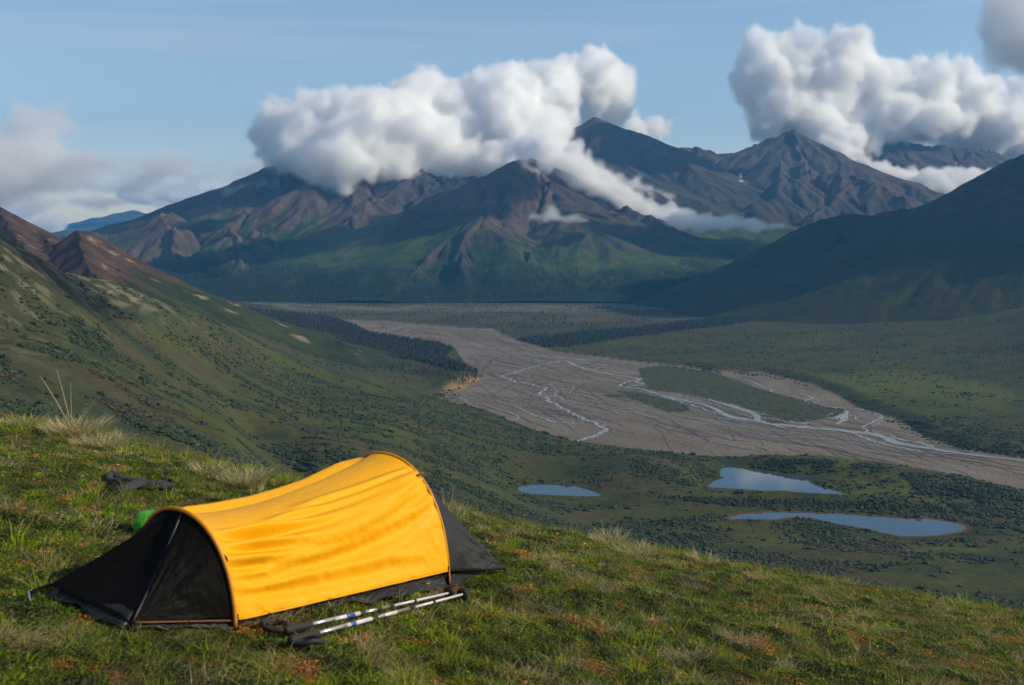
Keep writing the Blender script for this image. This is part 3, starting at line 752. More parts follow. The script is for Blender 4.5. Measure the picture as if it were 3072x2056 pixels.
cloud('cloud_wisp', 'small pale wisp on the far left shoulder of the massif', [
    (700, 590, 9300, 80), (735, 575, 9300, 75), (780, 560, 9300, 65), (830, 560, 9300, 50)], .005, 14, 6, disp=45, band=90, wisp=1.3, soft=.8, grow=1.3, group=CB, up=0)
cloud('cumulus_cloud', 'dark grey cloud entering at the upper right corner of the sky', [
    (3000, 60, 7000, 140), (3060, 20, 7000, 190), (3050, 130, 7000, 190), (3120, 60, 7100, 260), (3100, 200, 7000, 120), (3220, 120, 7200, 320), (3350, 80, 7200, 320), (2960, 110, 7000, 60)],
    .010, 24, 7, disp=70, band=120, wisp=.9, soft=.6, group=CB)

r_ = np.random.default_rng(5)  # out-of-view cloud added to throw the dark mountain into shade
cloud('cumulus_cloud', 'grey cumulus added unseen beyond the right picture edge to shade the dark mountain',
    [(3950 + 900 * a, 4450 + 1450 * b, 1560 + 160 * c, 330 + 160 * d, .6) for a, b, c, d in r_.random((26, 4))], .012, 60, 8, disp=120, group=CB, world=True, children=(10, 5))
SB = 'grey layer clouds low on the left'
def layer(rows, seed):
    r = np.random.default_rng(seed); out = []
    for u0, u1, v, y, rad, sq, n in rows:
        for k in range(n):
            out.append((r.uniform(u0, u1), v + r.normal() * rad / y * F * sq * .5, y * r.uniform(.93, 1.07), rad * r.uniform(.6, 1.3), sq))
    return out
cloud('stratus_cloud', 'broad pinkish grey layer cloud filling the left edge of the sky', layer([(-500, 150, 440, 17000, 520, .6, 20), (-500, 160, 540, 17000, 520, .5, 22), (-400, 420, 510, 17500, 420, .4, 24), (100, 560, 485, 17800, 360, .3, 18), (-100, 400, 600, 18500, 380, .3, 18)], 3),
    .0022, 60, 9, disp=200, group=SB, children=(8, 4), up=0, band=260, wisp=1.0, soft=.7, colr=(1, .97, .93))
cloud('stratus_cloud', 'thin grey streak of cloud reaching from the left layer to the first summits', layer([(300, 800, 492, 17000, 260, .28, 22), (450, 820, 520, 17500, 260, .25, 18), (-100, 600, 560, 18000, 300, .25, 20)], 4),
    .0022, 45, 10, disp=130, group=SB, children=(8, 4), up=0, band=180, wisp=1.0, soft=.6)
cloud('stratus_cloud', 'bright low cloud bank on the horizon above the far blue range', layer([(60, 180, 680, 23000, 300, .45, 10), (400, 720, 590, 24500, 380, .4, 14), (250, 520, 612, 27500, 260, .3, 10), (-200, 200, 630, 23000, 360, .35, 12)], 5),
    .005, 60, 11, disp=150, group=SB, children=(9, 4), band=200, wisp=.9, soft=.5)

OB = 'shade-casting cumulus added above the picture frame'
def patch(x0, x1, y0, y1, z, n, rad, seed, label):  # clouds added out of view overhead to drop shade on chosen slopes
    q = np.random.default_rng(seed).random((n, 4))
    cloud('cumulus_cloud', label, [(x0 + (x1 - x0) * a, y0 + (y1 - y0) * b, z + 90 * c, rad * (.7 + .6 * d), .5) for a, b, c, d in q], .012, 55, seed, disp=110, group=OB, world=True, children=(8, 5), band=120)
patch(2050, 3150, 6700, 7900, 2450, 12, 250, 21, 'unseen flat cumulus added to shade the central mountain, high above the gap to its right')
patch(3500, 5000, 9300, 10400, 2720, 14, 270, 22, 'unseen flat cumulus added high above the right-hand summits to shade them')
patch(500, 1500, 8000, 9000, 2500, 7, 200, 24, 'small unseen cumulus added high above the central mountains to cast shade')
patch(1290, 1620, 1150, 1450, 1500, 5, 110, 23, 'small unseen cumulus added above the right side of the near valley to shade the left hillside')
# ------------------------------------------------------------------ the grassy knoll the tent stands on
EYE_H = 1.6
# silhouette slopes (drop per horizontal metre) at three azimuths give the tilt of the knoll
def slope_of(u, v):
    dx, dy, dz = ray(u, v); return dx / math.hypot(dx, dy), dy / math.hypot(dx, dy), dz / math.hypot(dx, dy)
KC = 0.0135
crestline = [(0, 1262), (250, 1310), (600, 1385), (870, 1440), (1400, 1545), (1900, 1660), (2600, 1765), (3072, 1850)]
M_, b_ = [], []
for u, v in crestline:
    sx, sy, s = slope_of(u, v)
    M_.append([sx, sy]); b_.append(s + 2 * math.sqrt(EYE_H * KC))
(SX, SY), *_r = np.linalg.lstsq(np.array(M_), np.array(b_), rcond=None)
KFIT = np.polyfit([m[0] for m in M_], [((m[0] * SX + m[1] * SY - slope_of(*q)[2]) / 2) ** 2 / EYE_H for m, q in zip(M_, crestline)], 2)
def KC_of(x, r): return np.clip(np.polyval(KFIT, np.clip(x / np.maximum(r, 1e-3), -.5, .5)), .006, .03)
def knoll(x, y, rough=True):
    x = np.asarray(x, float); y = np.asarray(y, float)
    r2 = x * x + y * y; r = np.sqrt(r2)
    rk = 20.0; k = KC_of(x, r)
    drop = np.where(r < rk, k * r2, k * rk * rk + 2 * k * rk * (r - rk))
    z = EYE - EYE_H + SX * x + SY * y - drop
    if rough:
        z = z + 0.030 * fbm(x / .9, y / .9, 3, 401) + 0.020 * fbm(x / .26, y / .26, 3, 402)
    return z
def on_ground(u, v):                               # where a sight line meets the knoll
    dx, dy, dz = ray(u, v); t = 1.5
    for _ in range(4000):
        if EYE + dz * t < float(knoll(dx * t, dy * t, False)): break
        t += 0.005
    return Vector((dx * t, dy * t, float(knoll(dx * t, dy * t))))
    g_ = on_ground(*q); print('ground', q, [round(c, 2) for c in g_])

def proj(p):
    x, y, z = p[0], p[1], p[2] - EYE
    f = y * math.cos(PITCH) - z * math.sin(PITCH); up_ = y * math.sin(PITCH) + z * math.cos(PITCH)
    return round(CX + F * x / f), round(CY - F * up_ / f)
print('K', KFIT)

kr = np.concatenate([np.linspace(.6, 16, 330), np.linspace(16.4, 60, 50), np.linspace(63, 420, 50)])
ka = np.linspace(-1.15, 1.15, 420)
KA, KR = np.meshgrid(ka, kr)
KX, KY = np.sin(KA) * KR, np.cos(KA) * KR
KZ = knoll(KX, KY)
ga = fbm(KX / .5, KY / .5, 4, 411); gb = fbm(KX / .12, KY / .12, 3, 412)
kcol = lerp3(C3(.045, .048, .016), C3(.11, .078, .042), smooth(-.1, .5, ga + .4 * gb))
kcol = lerp3(kcol, np.broadcast_to(C3(.05, .06, .018), kcol.shape), smooth(14, 24, KR))
knoll_ob = mesh_np('grassy_ground', np.stack([KX, KY, KZ], -1).reshape(-1, 3), grid_faces(*KX.shape), terrain_mat('turf', .05, .02, .5, .12), cols=kcol.reshape(-1, 3))
tag(knoll_ob, kind='structure')

# ------------------------------------------------------------------ scatter: one object, instances on points
proto_col = bpy.data.collections.new('plant_shapes')
def scatter(name, P, scale, rot, hue, variant, protos, tiltv=None):
    me = bpy.data.meshes.new(name)
    P = np.asarray(P, np.float32); n = len(P)
    me.vertices.add(n); me.vertices.foreach_set('co', P.ravel())
    for nm, v in (('size', scale), ('spin', rot), ('hue', hue), ('kind_no', variant)):
        a = me.attributes.new(nm, 'FLOAT', 'POINT'); a.data.foreach_set('value', np.asarray(v, np.float32))
    ob = bpy.data.objects.new(name, me); COL.objects.link(ob)
    ng = bpy.data.node_groups.new(name, 'GeometryNodeTree')
    ng.interface.new_socket('Geometry', in_out='INPUT', socket_type='NodeSocketGeometry')
    ng.interface.new_socket('Geometry', in_out='OUTPUT', socket_type='NodeSocketGeometry')
    N = ng.nodes.new; L = ng.links.new
    gi, go = N('NodeGroupInput'), N('NodeGroupOutput')
    def attr(nm):
        a = N('GeometryNodeInputNamedAttribute'); a.data_type = 'FLOAT'; a.inputs[0].default_value = nm; return a.outputs[0]
    sz, sp, kn = attr('size'), attr('spin'), attr('kind_no')
    cx = N('ShaderNodeCombineXYZ'); L(sp, cx.inputs[2])
    join = N('GeometryNodeJoinGeometry')
    for k, pr in enumerate(protos):
        cmp_ = N('FunctionNodeCompare'); cmp_.data_type = 'FLOAT'; cmp_.operation = 'EQUAL'
        L(kn, cmp_.inputs[0]); cmp_.inputs[1].default_value = float(k); cmp_.inputs['Epsilon'].default_value = .1
        oi = N('GeometryNodeObjectInfo'); oi.inputs['Object'].default_value = pr; oi.inputs['As Instance'].default_value = True
        ip = N('GeometryNodeInstanceOnPoints')
        L(gi.outputs[0], ip.inputs['Points']); L(cmp_.outputs[0], ip.inputs['Selection']); L(oi.outputs['Geometry'], ip.inputs['Instance'])
        L(cx.outputs[0], ip.inputs['Rotation']); L(sz, ip.inputs['Scale'])
        L(ip.outputs[0], join.inputs[0])
    L(join.outputs[0], go.inputs[0])
    m = ob.modifiers.new('scatter', 'NODES'); m.node_group = ng
    return tag(ob, kind='stuff')

def proto(name, V, Fc, mat):
    me = bpy.data.meshes.new(name); me.from_pydata([tuple(v) for v in V], [], [tuple(f) for f in Fc])
    me.materials.append(mat)
    return bpy.data.objects.new(name, me)

def leaf_mat(name, c0, c1, trans=.35, rough=.6, spec=.25):
    t = NT(name)
    hu = t.n('ShaderNodeAttribute', _attribute_name='hue', _attribute_type='INSTANCER')
    g = t.n('ShaderNodeNewGeometry')
    oi = t.n('ShaderNodeTexNoise', Vector=g.outputs['Position'], Scale=40.0)
    f = t.math('MULTIPLY_ADD', oi.outputs[0], .5, hu.outputs['Fac'])
    f = t.math('SUBTRACT', f, .25)
    c = t.mix(f, c0, c1)
    b = t.n('ShaderNodeBsdfPrincipled', Base__Color=c, Roughness=rough); b.inputs['Specular IOR Level'].default_value = spec
    tr = t.n('ShaderNodeBsdfTranslucent', Color=c)
    ms = t.n('ShaderNodeMixShader', Fac=trans)
    t.link(b.outputs[0], ms.inputs[1]); t.link(tr.outputs[0], ms.inputs[2]); t.link(ms.outputs[0], t.out.inputs[0])
    return t.m

def blades(n, rad, h0, h1, w, lean, seed, seg=2):
    r = random.Random(seed); V, Fc = [], []
    for _ in range(n):
        a = r.random() * 6.283; d = rad * math.sqrt(r.random())
        x, y = math.cos(a) * d, math.sin(a) * d
        h = r.uniform(h0, h1); la = a + r.uniform(-1.2, 1.2); le = lean * r.uniform(.3, 1.3) * h
        wa = r.random() * 3.14; wx, wy = math.cos(wa) * w * r.uniform(.7, 1.2), math.sin(wa) * w
        b = len(V)
        for k in range(seg):
            t = k / seg
            cx, cy, cz = x + math.cos(la) * le * t * t, y + math.sin(la) * le * t * t, h * (t - .12 * t * t * lean) - .006
            q = 1 - .45 * t
            V += [(cx - wx * q, cy - wy * q, cz), (cx + wx * q, cy + wy * q, cz)]
        V.append((x + math.cos(la) * le, y + math.sin(la) * le, h * (1 - .12 * lean) - .006))
        for k in range(seg - 1):
            Fc.append((b + 2 * k, b + 2 * k + 1, b + 2 * k + 3, b + 2 * k + 2))
        Fc.append((b + 2 * seg - 2, b + 2 * seg - 1, b + 2 * seg))
    return V, Fc

def leaves(n, rad, hmax, size, seed, flat=.5):
    r = random.Random(seed); V, Fc = [], []
    for _ in range(n):
        a = r.random() * 6.283; d = rad * math.sqrt(r.random())
        c = Vector((math.cos(a) * d, math.sin(a) * d, hmax * r.random() * (1 - (d / rad) ** 2 * .6)))
        nrm = Vector((r.gauss(0, flat), r.gauss(0, flat), 1)).normalized()
        u = nrm.orthogonal().normalized(); u.rotate(Matrix.Rotation(r.random() * 6.28, 3, nrm)); v = nrm.cross(u)
        s = size * r.uniform(.6, 1.3); b = len(V)
        V += [c - u * s, c + v * s * .45 + nrm * s * .1, c + u * s, c - v * s * .45 + nrm * s * .1]
        Fc += [(b, b + 1, b + 2), (b, b + 2, b + 3)]
    return V, Fc
# ------------------------------------------------------------------ the tent
TS, TT, TA, TB = on_ground(395, 1893), on_ground(157, 1790), on_ground(703, 1892), on_ground(1335, 1762)
T0 = (TS + TT) / 2
td = (TB - TA).xy.normalized(); trt = Vector((td.y, -td.x))
def TL(p, a, h=0.0):                               # tent space: across (+ = near side), along (0 = foot), height over the turf
    x, y = T0.x + trt.x * p + td.x * a, T0.y + trt.y * p + td.y * a
    return np.array([x, y, float(knoll(x, y, False)) + h])
tent = bpy.data.objects.new('tent', None); COL.objects.link(tent)
tent.location = TL(0, 1.1)
tag(tent, 'low one-person tent with yellow-orange fly and black ends pitched on the grass', 'tent')
def put(ob, root):
    ob.parent = root; ob.matrix_parent_inverse = Matrix.Translation(-Vector(root.location)); return ob

def fabric(name, col, rough, trans, wr=.6, dist=.004, scale=9.0, stretch=(1, 1, 1), spec=.5, sheen=0.0):
    t = NT(name)
    co = t.n('ShaderNodeTexCoord')
    mp = t.n('ShaderNodeMapping', Vector=co.outputs['UV'], Scale=stretch)
    n1 = t.n('ShaderNodeTexNoise', Vector=mp.outputs[0], Scale=scale, Detail=5.0, Roughness=.55, Distortion=1.2)
    n2 = t.n('ShaderNodeTexVoronoi', Vector=mp.outputs[0], Scale=scale * 1.7, _feature='DISTANCE_TO_EDGE')
    wob = t.n('ShaderNodeTexNoise', Vector=co.outputs['UV'], Scale=3.0, Detail=2.0)
    creases = t.ramp(n2.outputs['Distance'], [(0, (0, 0, 0)), (.12, (1, 1, 1))])
    h = t.math('MULTIPLY_ADD', creases, .22, n1.outputs[0])
    c = t.mix(wob.outputs[0], tuple(x * .93 for x in col), tuple(min(1, x * 1.05) for x in col))
    b = t.n('ShaderNodeBsdfPrincipled', Base__Color=c, Roughness=rough)
    b.inputs['Specular IOR Level'].default_value = spec
    b.inputs['Sheen Weight'].default_value = sheen
    bp = t.n('ShaderNodeBump', Height=h, Strength=wr, Distance=dist)
    t.link(bp.outputs[0], b.inputs['Normal'])
    if trans:
        tr = t.n('ShaderNodeBsdfTranslucent', Color=c)
        ms = t.n('ShaderNodeMixShader', Fac=trans)
        t.link(b.outputs[0], ms.inputs[1]); t.link(tr.outputs[0], ms.inputs[2]); t.link(ms.outputs[0], t.out.inputs[0])
    else:
        t.link(b.outputs[0], t.out.inputs[0])
    return t.m
m_yellow = fabric('yellow_ripstop', (.78, .365, .003), .5, .05, .5, .005, 7.0, (1.6, 3.0, 1), spec=.2)
m_black = fabric('black_nylon', (.0045, .0042, .0042), .6, 0, .5, .006, 4.0, (1, 1, 1), spec=.07)
m_grey_bl = fabric('charcoal_nylon', (.012, .0118, .012), .5, 0, .6, .006, 4.0, (1, 1, 1), spec=.35, sheen=.05)
m_tub = fabric('groundsheet_black', (.016, .014, .013), .35, 0, .9, .01, 6.0, (4, 1, 1), spec=.5)
m_orange = simple_mat('orange_webbing', (.55, .17, .010), .6, var=.2, scale=60, bump=.3)
m_sleeve = simple_mat('amber_pole_sleeve', (.56, .21, .005), .55, var=.18, scale=40, bump=.4)
m_trim = simple_mat('brown_trim', (.16, .06, .02), .7)

def sheet(name, grid, mat, uv=None, root=None, thick=.0012):
    nr, nc = grid.shape[:2]
    ob = mesh_np(name, grid.reshape(-1, 3), grid_faces(nr, nc), mat)
    me = ob.data
    ul = me.uv_layers.new(name='UVMap')
    U, V = np.meshgrid(np.linspace(0, 1, nc), np.linspace(0, 1, nr)) if uv is None else uv
    idx = np.empty(len(me.loops), np.int32); me.loops.foreach_get('vertex_index', idx)
    ul.data.foreach_set('uv', np.stack([U.ravel()[idx], V.ravel()[idx]], -1).astype(np.float32).ravel())
    s = ob.modifiers.new('thickness', 'SOLIDIFY'); s.thickness = thick; s.offset = 0
    if root: put(ob, root)
    return ob

def tube(name, pts, rad, mat, root=None, nside=8, caps=True):
    pts = [np.array(p, float) for p in pts]; V = []; Fc = []
    rads = rad if hasattr(rad, '__len__') else [rad] * len(pts)
    up_ = np.array([0, 0, 1.0])
    for i, p in enumerate(pts):
        t = pts[min(i + 1, len(pts) - 1)] - pts[max(i - 1, 0)]; t = t / (np.linalg.norm(t) + 1e-9)
        a = np.cross(t, up_)
        if np.linalg.norm(a) < .1: a = np.cross(t, np.array([1.0, 0, 0]))
        a /= np.linalg.norm(a); b = np.cross(t, a)
        for k in range(nside):
            w = 2 * math.pi * k / nside
            V.append(p + (a * math.cos(w) + b * math.sin(w)) * rads[i])
    n = len(pts)
    for i in range(n - 1):
        for k in range(nside):
            k2 = (k + 1) % nside
            Fc.append((i * nside + k, i * nside + k2, (i + 1) * nside + k2, (i + 1) * nside + k))
    me = bpy.data.meshes.new(name)
    if caps: Fc += [tuple(range(nside))[::-1], tuple((n - 1) * nside + k for k in range(nside))]
    me.from_pydata([tuple(v) for v in V], [], Fc)
    me.polygons.foreach_set('use_smooth', [len(f) == 4 for f in Fc]); me.materials.append(mat)
    ob = bpy.data.objects.new(name, me); COL.objects.link(ob)
    if root: put(ob, root)
    return ob

AL_A, C_A, W_A, H_A = .33, .13, .245, .385
AL_B, C_B, W_B, H_B = 1.83, .04, .34, .58
def arch(which, th):
    al, c, w, h = (AL_A, C_A, W_A, H_A) if which == 'A' else (AL_B, C_B, W_B, H_B)
    cs, sn = math.cos(th), math.sin(th)
    p = c + w * math.copysign(abs(cs) ** .92, cs)
    z = h * max(sn, 0) ** .88
    return TL(p, al + .05 * (1 if which == 'A' else -1) * 0, z)
def th_at(which, hh):                              # arch angle at which the fly hem sits
    h = H_A if which == 'A' else H_B
    return math.asin((hh / h) ** (1 / .88))
NT_, NS_ = 150, 170
thA0, thB0 = th_at('A', .042), th_at('B', .085)
G = np.zeros((NT_, NS_, 3)); UVu = np.zeros((NT_, NS_)); UVv = np.zeros((NT_, NS_))
for i in range(NT_):
    q = i / (NT_ - 1)
    a = arch('A', thA0 + (math.pi - 2 * thA0) * q); b = arch('B', thB0 + (math.pi - 2 * thB0) * q)
    for j in range(NS_):
        s = j / (NS_ - 1)
        G[i, j] = a * (1 - s) + b * s; UVu[i, j] = s; UVv[i, j] = q
q_ = np.linspace(0, 1, NT_)[:, None]; s_ = np.linspace(0, 1, NS_)[None, :]
def normals(G):
    du = np.gradient(G, axis=1); dv = np.gradient(G, axis=0)
    n = np.cross(dv, du); n /= np.linalg.norm(n, axis=-1, keepdims=True) + 1e-12
    return n
Nn = normals(G)
axis_pt = np.array([TL(C_A + (C_B - C_A) * s, AL_A + (AL_B - AL_A) * s, .15) for s in s_[0]])
outw = G - axis_pt[None]
Nn *= np.sign((Nn * outw).sum(-1, keepdims=True))
bell = np.sin(np.pi * s_) ** .8
edge_q = smooth(0, .10, q_) * smooth(0, .10, 1 - q_)
sag = -(.035 + .004 * np.exp(-((q_ - .5) / .16) ** 2)) * bell * edge_q
G[..., :] += Nn * sag[..., None]
G[..., 2] += (-.040 * np.sin(np.pi * np.clip(s_, 0, 1) ** .5) * np.exp(-((q_ - .5) / .3) ** 2))
# tension folds: hang from arch to arch, gathered near the top of the tall arch
nf = noise(s_ * 2.2 + q_ * 0, q_ * 5, 501)
def fold(q0, q1, dip, w, amp, s0=0., s1=1., pw=1.0):
    """one fold from (arch A, q0) to (arch B, q1), hanging by dip"""
    c = q0 + (q1 - q0) * s_ ** pw - dip * np.sin(np.pi * s_)
    d = (q_ - c) / (w * (.7 + .6 * np.sin(np.pi * s_)))
    prof = np.exp(-d * d) - .55 * np.exp(-((d + 1.9) ** 2))
    win = smooth(s0 - .06, s0 + .14, s_) * smooth(s1 + .06, s1 - .14, s_)
    return amp * prof * win
D_ = (fold(.10, .12, .02, .020, .006, .0, .8) + fold(.14, .23, .035, .024, .010, .02, 1.0) + fold(.20, .28, .05, .024, .013, .0, 1.0, 1.1) + fold(.27, .31, .06, .022, .015, .05, 1.0, 1.3)
      + fold(.34, .33, .055, .022, .013, .04, 1.0, 1.5) + fold(.39, .345, .04, .018, .009, .25, 1.0, 1.8) + fold(.44, .37, .03, .018, .006, .4, 1.0, 1.8) + fold(.08, .05, -.01, .014, .004, .05, .9)
      + fold(.66, .66, -.05, .03, .010, .0, 1.0) + fold(.8, .76, -.05, .03, .010, .0, 1.0))
D_ += .0009 * fbm(s_ * 5 + q_ * 3, q_ * 9 - s_ * 2, 4, 502) * edge_q * smooth(0, .06, s_) * smooth(0, .06, 1 - s_)
D_ += .0020 * fbm(s_ * 16 + 8 * q_, q_ * 14, 3, 503, ridged=True) * smooth(.35, .1, q_) * smooth(0, .03, s_)
Nn = normals(G); Nn *= np.sign((Nn * outw).sum(-1, keepdims=True))
G += Nn * (D_ * 4.0)[..., None]
fly = sheet('fly', G, m_yellow, (UVu, UVv), tent)
# hem along the bottom edges and sleeves over the two poles
for row in (0, -1):
    tube('hem', G[row, ::6] , .0035, m_yellow, tent, 6)
for w, nm in (('A', 'pole_sleeve'), ('B', 'pole_sleeve')):
    hw = .0 if w == 'A' else .0
    ths = np.linspace(0.02, math.pi - .02, 60)
    off = td * (-.008 if w == 'A' else .008)
    pts = [arch(w, t) + np.array([off.x, off.y, .004]) for t in ths]
    o = tube(nm, pts, .0078, m_sleeve, tent, 10)
    n0, n1 = (3, 57)
    tube('pole_tip', [arch(w, 0.0) + np.array([off.x, off.y, -.01]), arch(w, .12) + np.array([off.x, off.y, .0])], .006, m_black, tent)

def fan(name, arch_pts, edge_pts, mat, sagv, seed, amp=.006, n=46, cols_=46):
    """loft between a run of arch points and a run of edge points, hollowed and creased"""
    A = np.array([arch_pts[0]] * 1 + list(arch_pts[1:])); E = np.array(edge_pts)
    A = np.stack([np.interp(np.linspace(0, 1, n), np.linspace(0, 1, len(A)), A[:, k]) for k in range(3)], -1)
    E = np.stack([np.interp(np.linspace(0, 1, n), np.linspace(0, 1, len(E)), E[:, k]) for k in range(3)], -1)
    s = np.linspace(0, 1, cols_)[None, :, None]
    Gd = A[:, None] * (1 - s) + E[:, None] * s
    N2 = normals(Gd)
    c = axis_pt[0] * .5 + axis_pt[-1] * .5
    N2 *= np.sign((N2 * (Gd - c)).sum(-1, keepdims=True))
    qq = np.linspace(0, 1, n)[:, None]; ss = s[..., 0]
    d = -sagv * np.sin(np.pi * ss) * np.sin(np.pi * np.clip(qq * .8 + .1, 0, 1))
    d = d + amp * fbm(qq * 7, ss * 2.2, 4, seed) * np.sin(np.pi * ss) * 2
    d = d + amp * .9 * fbm(qq * 4 - ss * 5, ss * 3 + qq * 2, 3, seed + 1, ridged=True) * np.sin(np.pi * ss)
    Gd = Gd + N2 * d[..., None]
    return sheet(name, Gd, mat, None, tent), Gd
thA = lambda a, b, n=20: [arch('A', math.pi * t) for t in np.linspace(a, b, n)]
thB = lambda a, b, n=20: [arch('B', math.pi * t) for t in np.linspace(a, b, n)]
Sft, Tft = TL(.20, 0, .028), TL(-.20, 0, .045)
Rn, Rf = TL(.37, 2.44, .05), TL(-.33, 2.44, .05)
fan('foot_side_panel', thA(thA0 / math.pi, .5), [Sft, Sft], m_black, .020, 511, .005)
fan('foot_panel', [arch('A', math.pi * .5)] + [arch('A', math.pi * .53)], [Sft, Tft], m_black, .03, 521, .003)
fan('foot_side_panel', thA(.53, 1 - thA0 / math.pi), [Tft, Tft], m_black, .035, 531, .006)
fan('head_side_panel', thB(thB0 / math.pi, .5), [Rn, Rn], m_grey_bl, .015, 541, .010)
fan('head_panel', [arch('B', math.pi * .5), arch('B', math.pi * .52)], [Rn, Rf], m_grey_bl, .02, 551, .004)
fan('head_side_panel', thB(.52, 1 - thB0 / math.pi), [Rf, Rf], m_grey_bl, .02, 561, .006)
# seam down the foot ridge, brown hem trims, orange zip trim on the head ridge
m_seam = simple_mat('grey_seam_tape', (.045, .043, .042), .5, var=.2)
apA = arch('A', math.pi * .5)
seam = [apA * (1 - t) + Sft * t + np.array([trt.x, trt.y, 0]) * (-.0 ) + np.array([0, 0, -.020 * math.sin(math.pi * t) + .004]) for t in np.linspace(0.02, 1, 14)]
tube('ridge_seam', seam, [.003 + .003 * math.sin(math.pi * t) for t in np.linspace(0, 1, 14)], m_seam, tent, 6)
tube('hem_trim', [Sft * (1 - t) + TL(C_A + W_A - .004, AL_A, .038) * t for t in np.linspace(0, 1, 8)], .0035, m_trim, tent, 6)
tube('hem_trim', [Sft * (1 - t) + Tft * t for t in np.linspace(0, 1, 8)], .003, m_black, tent, 6)
apB = arch('B', math.pi * .5)
for k in range(9):
    t0 = .30 + k * .028
    f_ = lambda t: apB * (1 - t) + Rn * t + np.array([-trt.x * .012, -trt.y * .012, .010])
    tube('zip_trim', [f_(t0), f_(t0 + .019)], .006, m_orange, tent, 6)
tube('hem_trim', [TL(C_B + W_B - .004, AL_B, .082) * (1 - t) + Rn * t for t in np.linspace(0, 1, 8)], .004, m_black, tent, 6)

# bathtub groundsheet: floor sheet with soft low walls leaning in
def tubline(off, h, wob):
    P_ = [(.18, .0), (C_A + W_A - .02, AL_A), (.345, .9), (C_B + W_B - .005, AL_B), (.31, 2.40), (-.31, 2.40), (C_B - W_B + .02, AL_B), (-.28, .9), (C_A - W_A + .02, AL_A), (-.18, .0)]
    out = []
    n = len(P_)
    for i in range(n):
        (p0, a0), (p1, a1) = P_[i], P_[(i + 1) % n]
        L = math.hypot(p1 - p0, a1 - a0); m = max(2, int(L / .03))
        for k in range(m):
            t = k / m; p, a = p0 + (p1 - p0) * t, a0 + (a1 - a0) * t
            cp, ca = .05, 1.2
            vv = Vector((cp - p, ca - a)).normalized()
            w_ = wob * float(noise(p * 9 + 3, a * 9, 571))
            out.append(TL(p + vv.x * (off + w_), a + vv.y * (off + w_), h + (.5 * w_)))
    return out
rings = [tubline(o, h, w) for o, h, w in ((-.03, .008, .03), (-.004, .022, .018), (.015, .045, .010), (.035, .060, .006), (.07, .05, .005), (.3, .015, .0))]
RG = np.array(rings); RG = np.concatenate([RG, RG[:, :1]], 1)
sheet('groundsheet', RG, m_tub, None, tent, .0015)

# webbing, stakes, toggle
m_steel = simple_mat('aluminium_stake', (.75, .76, .78), .25, 1.0, .05)
stk = on_ground(88, 1812)
tube('corner_strap', [Tft, (Tft + np.array(stk) + np.array([0, 0, .03])) / 2 + np.array([0, 0, .006]), np.array(stk) + np.array([0, 0, .045])], .006, m_black, tent, 6)
tube('stake', [np.array(stk) + np.array([.012, -.01, -.03]), np.array(stk) + np.array([0, 0, .05]), np.array(stk) + np.array([.012, 0, .052])], .004, m_steel, tent, 6)
rst = on_ground(1521, 1738)
tube('corner_strap', [Rn, np.array(rst) + np.array([0, 0, .015])], .008, m_grey_bl, tent, 6)
tube('corner_strap', [Sft, TL(.215, -.02, .006)], .010, m_black, tent, 6)
for w, th in (('A', .02), ('B', .02)):
    p = arch(w, th)
    tube('corner_strap', [p + np.array([0, 0, .09 if w == 'B' else .05]), p + np.array([0, 0, -.01])], .007, m_black, tent, 6)
tp = arch('B', math.pi * .34) + np.array([trt.x * .018, trt.y * .018, .012])
tube('toggle', [tp + np.array([td.x, td.y, 0]) * .02, tp, tp - np.array([td.x, td.y, .1]) * .04], .006, m_trim, tent, 6)
tube('toggle', [tp - np.array([td.x, td.y, .1]) * .005, tp - np.array([td.x, td.y, -.2]) * .02 + np.array([trt.x, trt.y, -.6]) * .02], .0045, m_trim, tent, 6)

# ------------------------------------------------------------------ green sack behind the foot end
m_green = fabric('bright_green_nylon', (.07, .42, .015), .4, .1, .9, .01, 4.0)
sk = on_ground(462, 1612)
sack = bpy.data.objects.new('stuff_sack', None); COL.objects.link(sack); sack.location = sk
tag(sack, 'bright green rounded stuff sack peeking out behind the tent foot', 'bag')
th_, ph_ = np.meshgrid(np.linspace(0, 2 * np.pi, 33), np.linspace(-1, 1, 18))
rad = .072 * (1 - np.abs(ph_) ** 5 * .75) * (1 + .05 * fbm(np.cos(th_) * 2 + ph_ * 2, np.sin(th_) * 2, 3, 581))
SG = np.stack([sk.x + ph_ * .10 * .9, sk.y + np.cos(th_) * rad, sk.z + .062 + np.sin(th_) * rad], -1)
put(sheet('sack_body', SG, m_green), sack)
cordp = [np.array([sk.x + .12, sk.y + math.cos(a) * .03, sk.z + .062 + math.sin(a) * .03]) for a in np.linspace(0, 6.28, 12)]
tube('drawcord', cordp, .004, m_black, sack, 6)

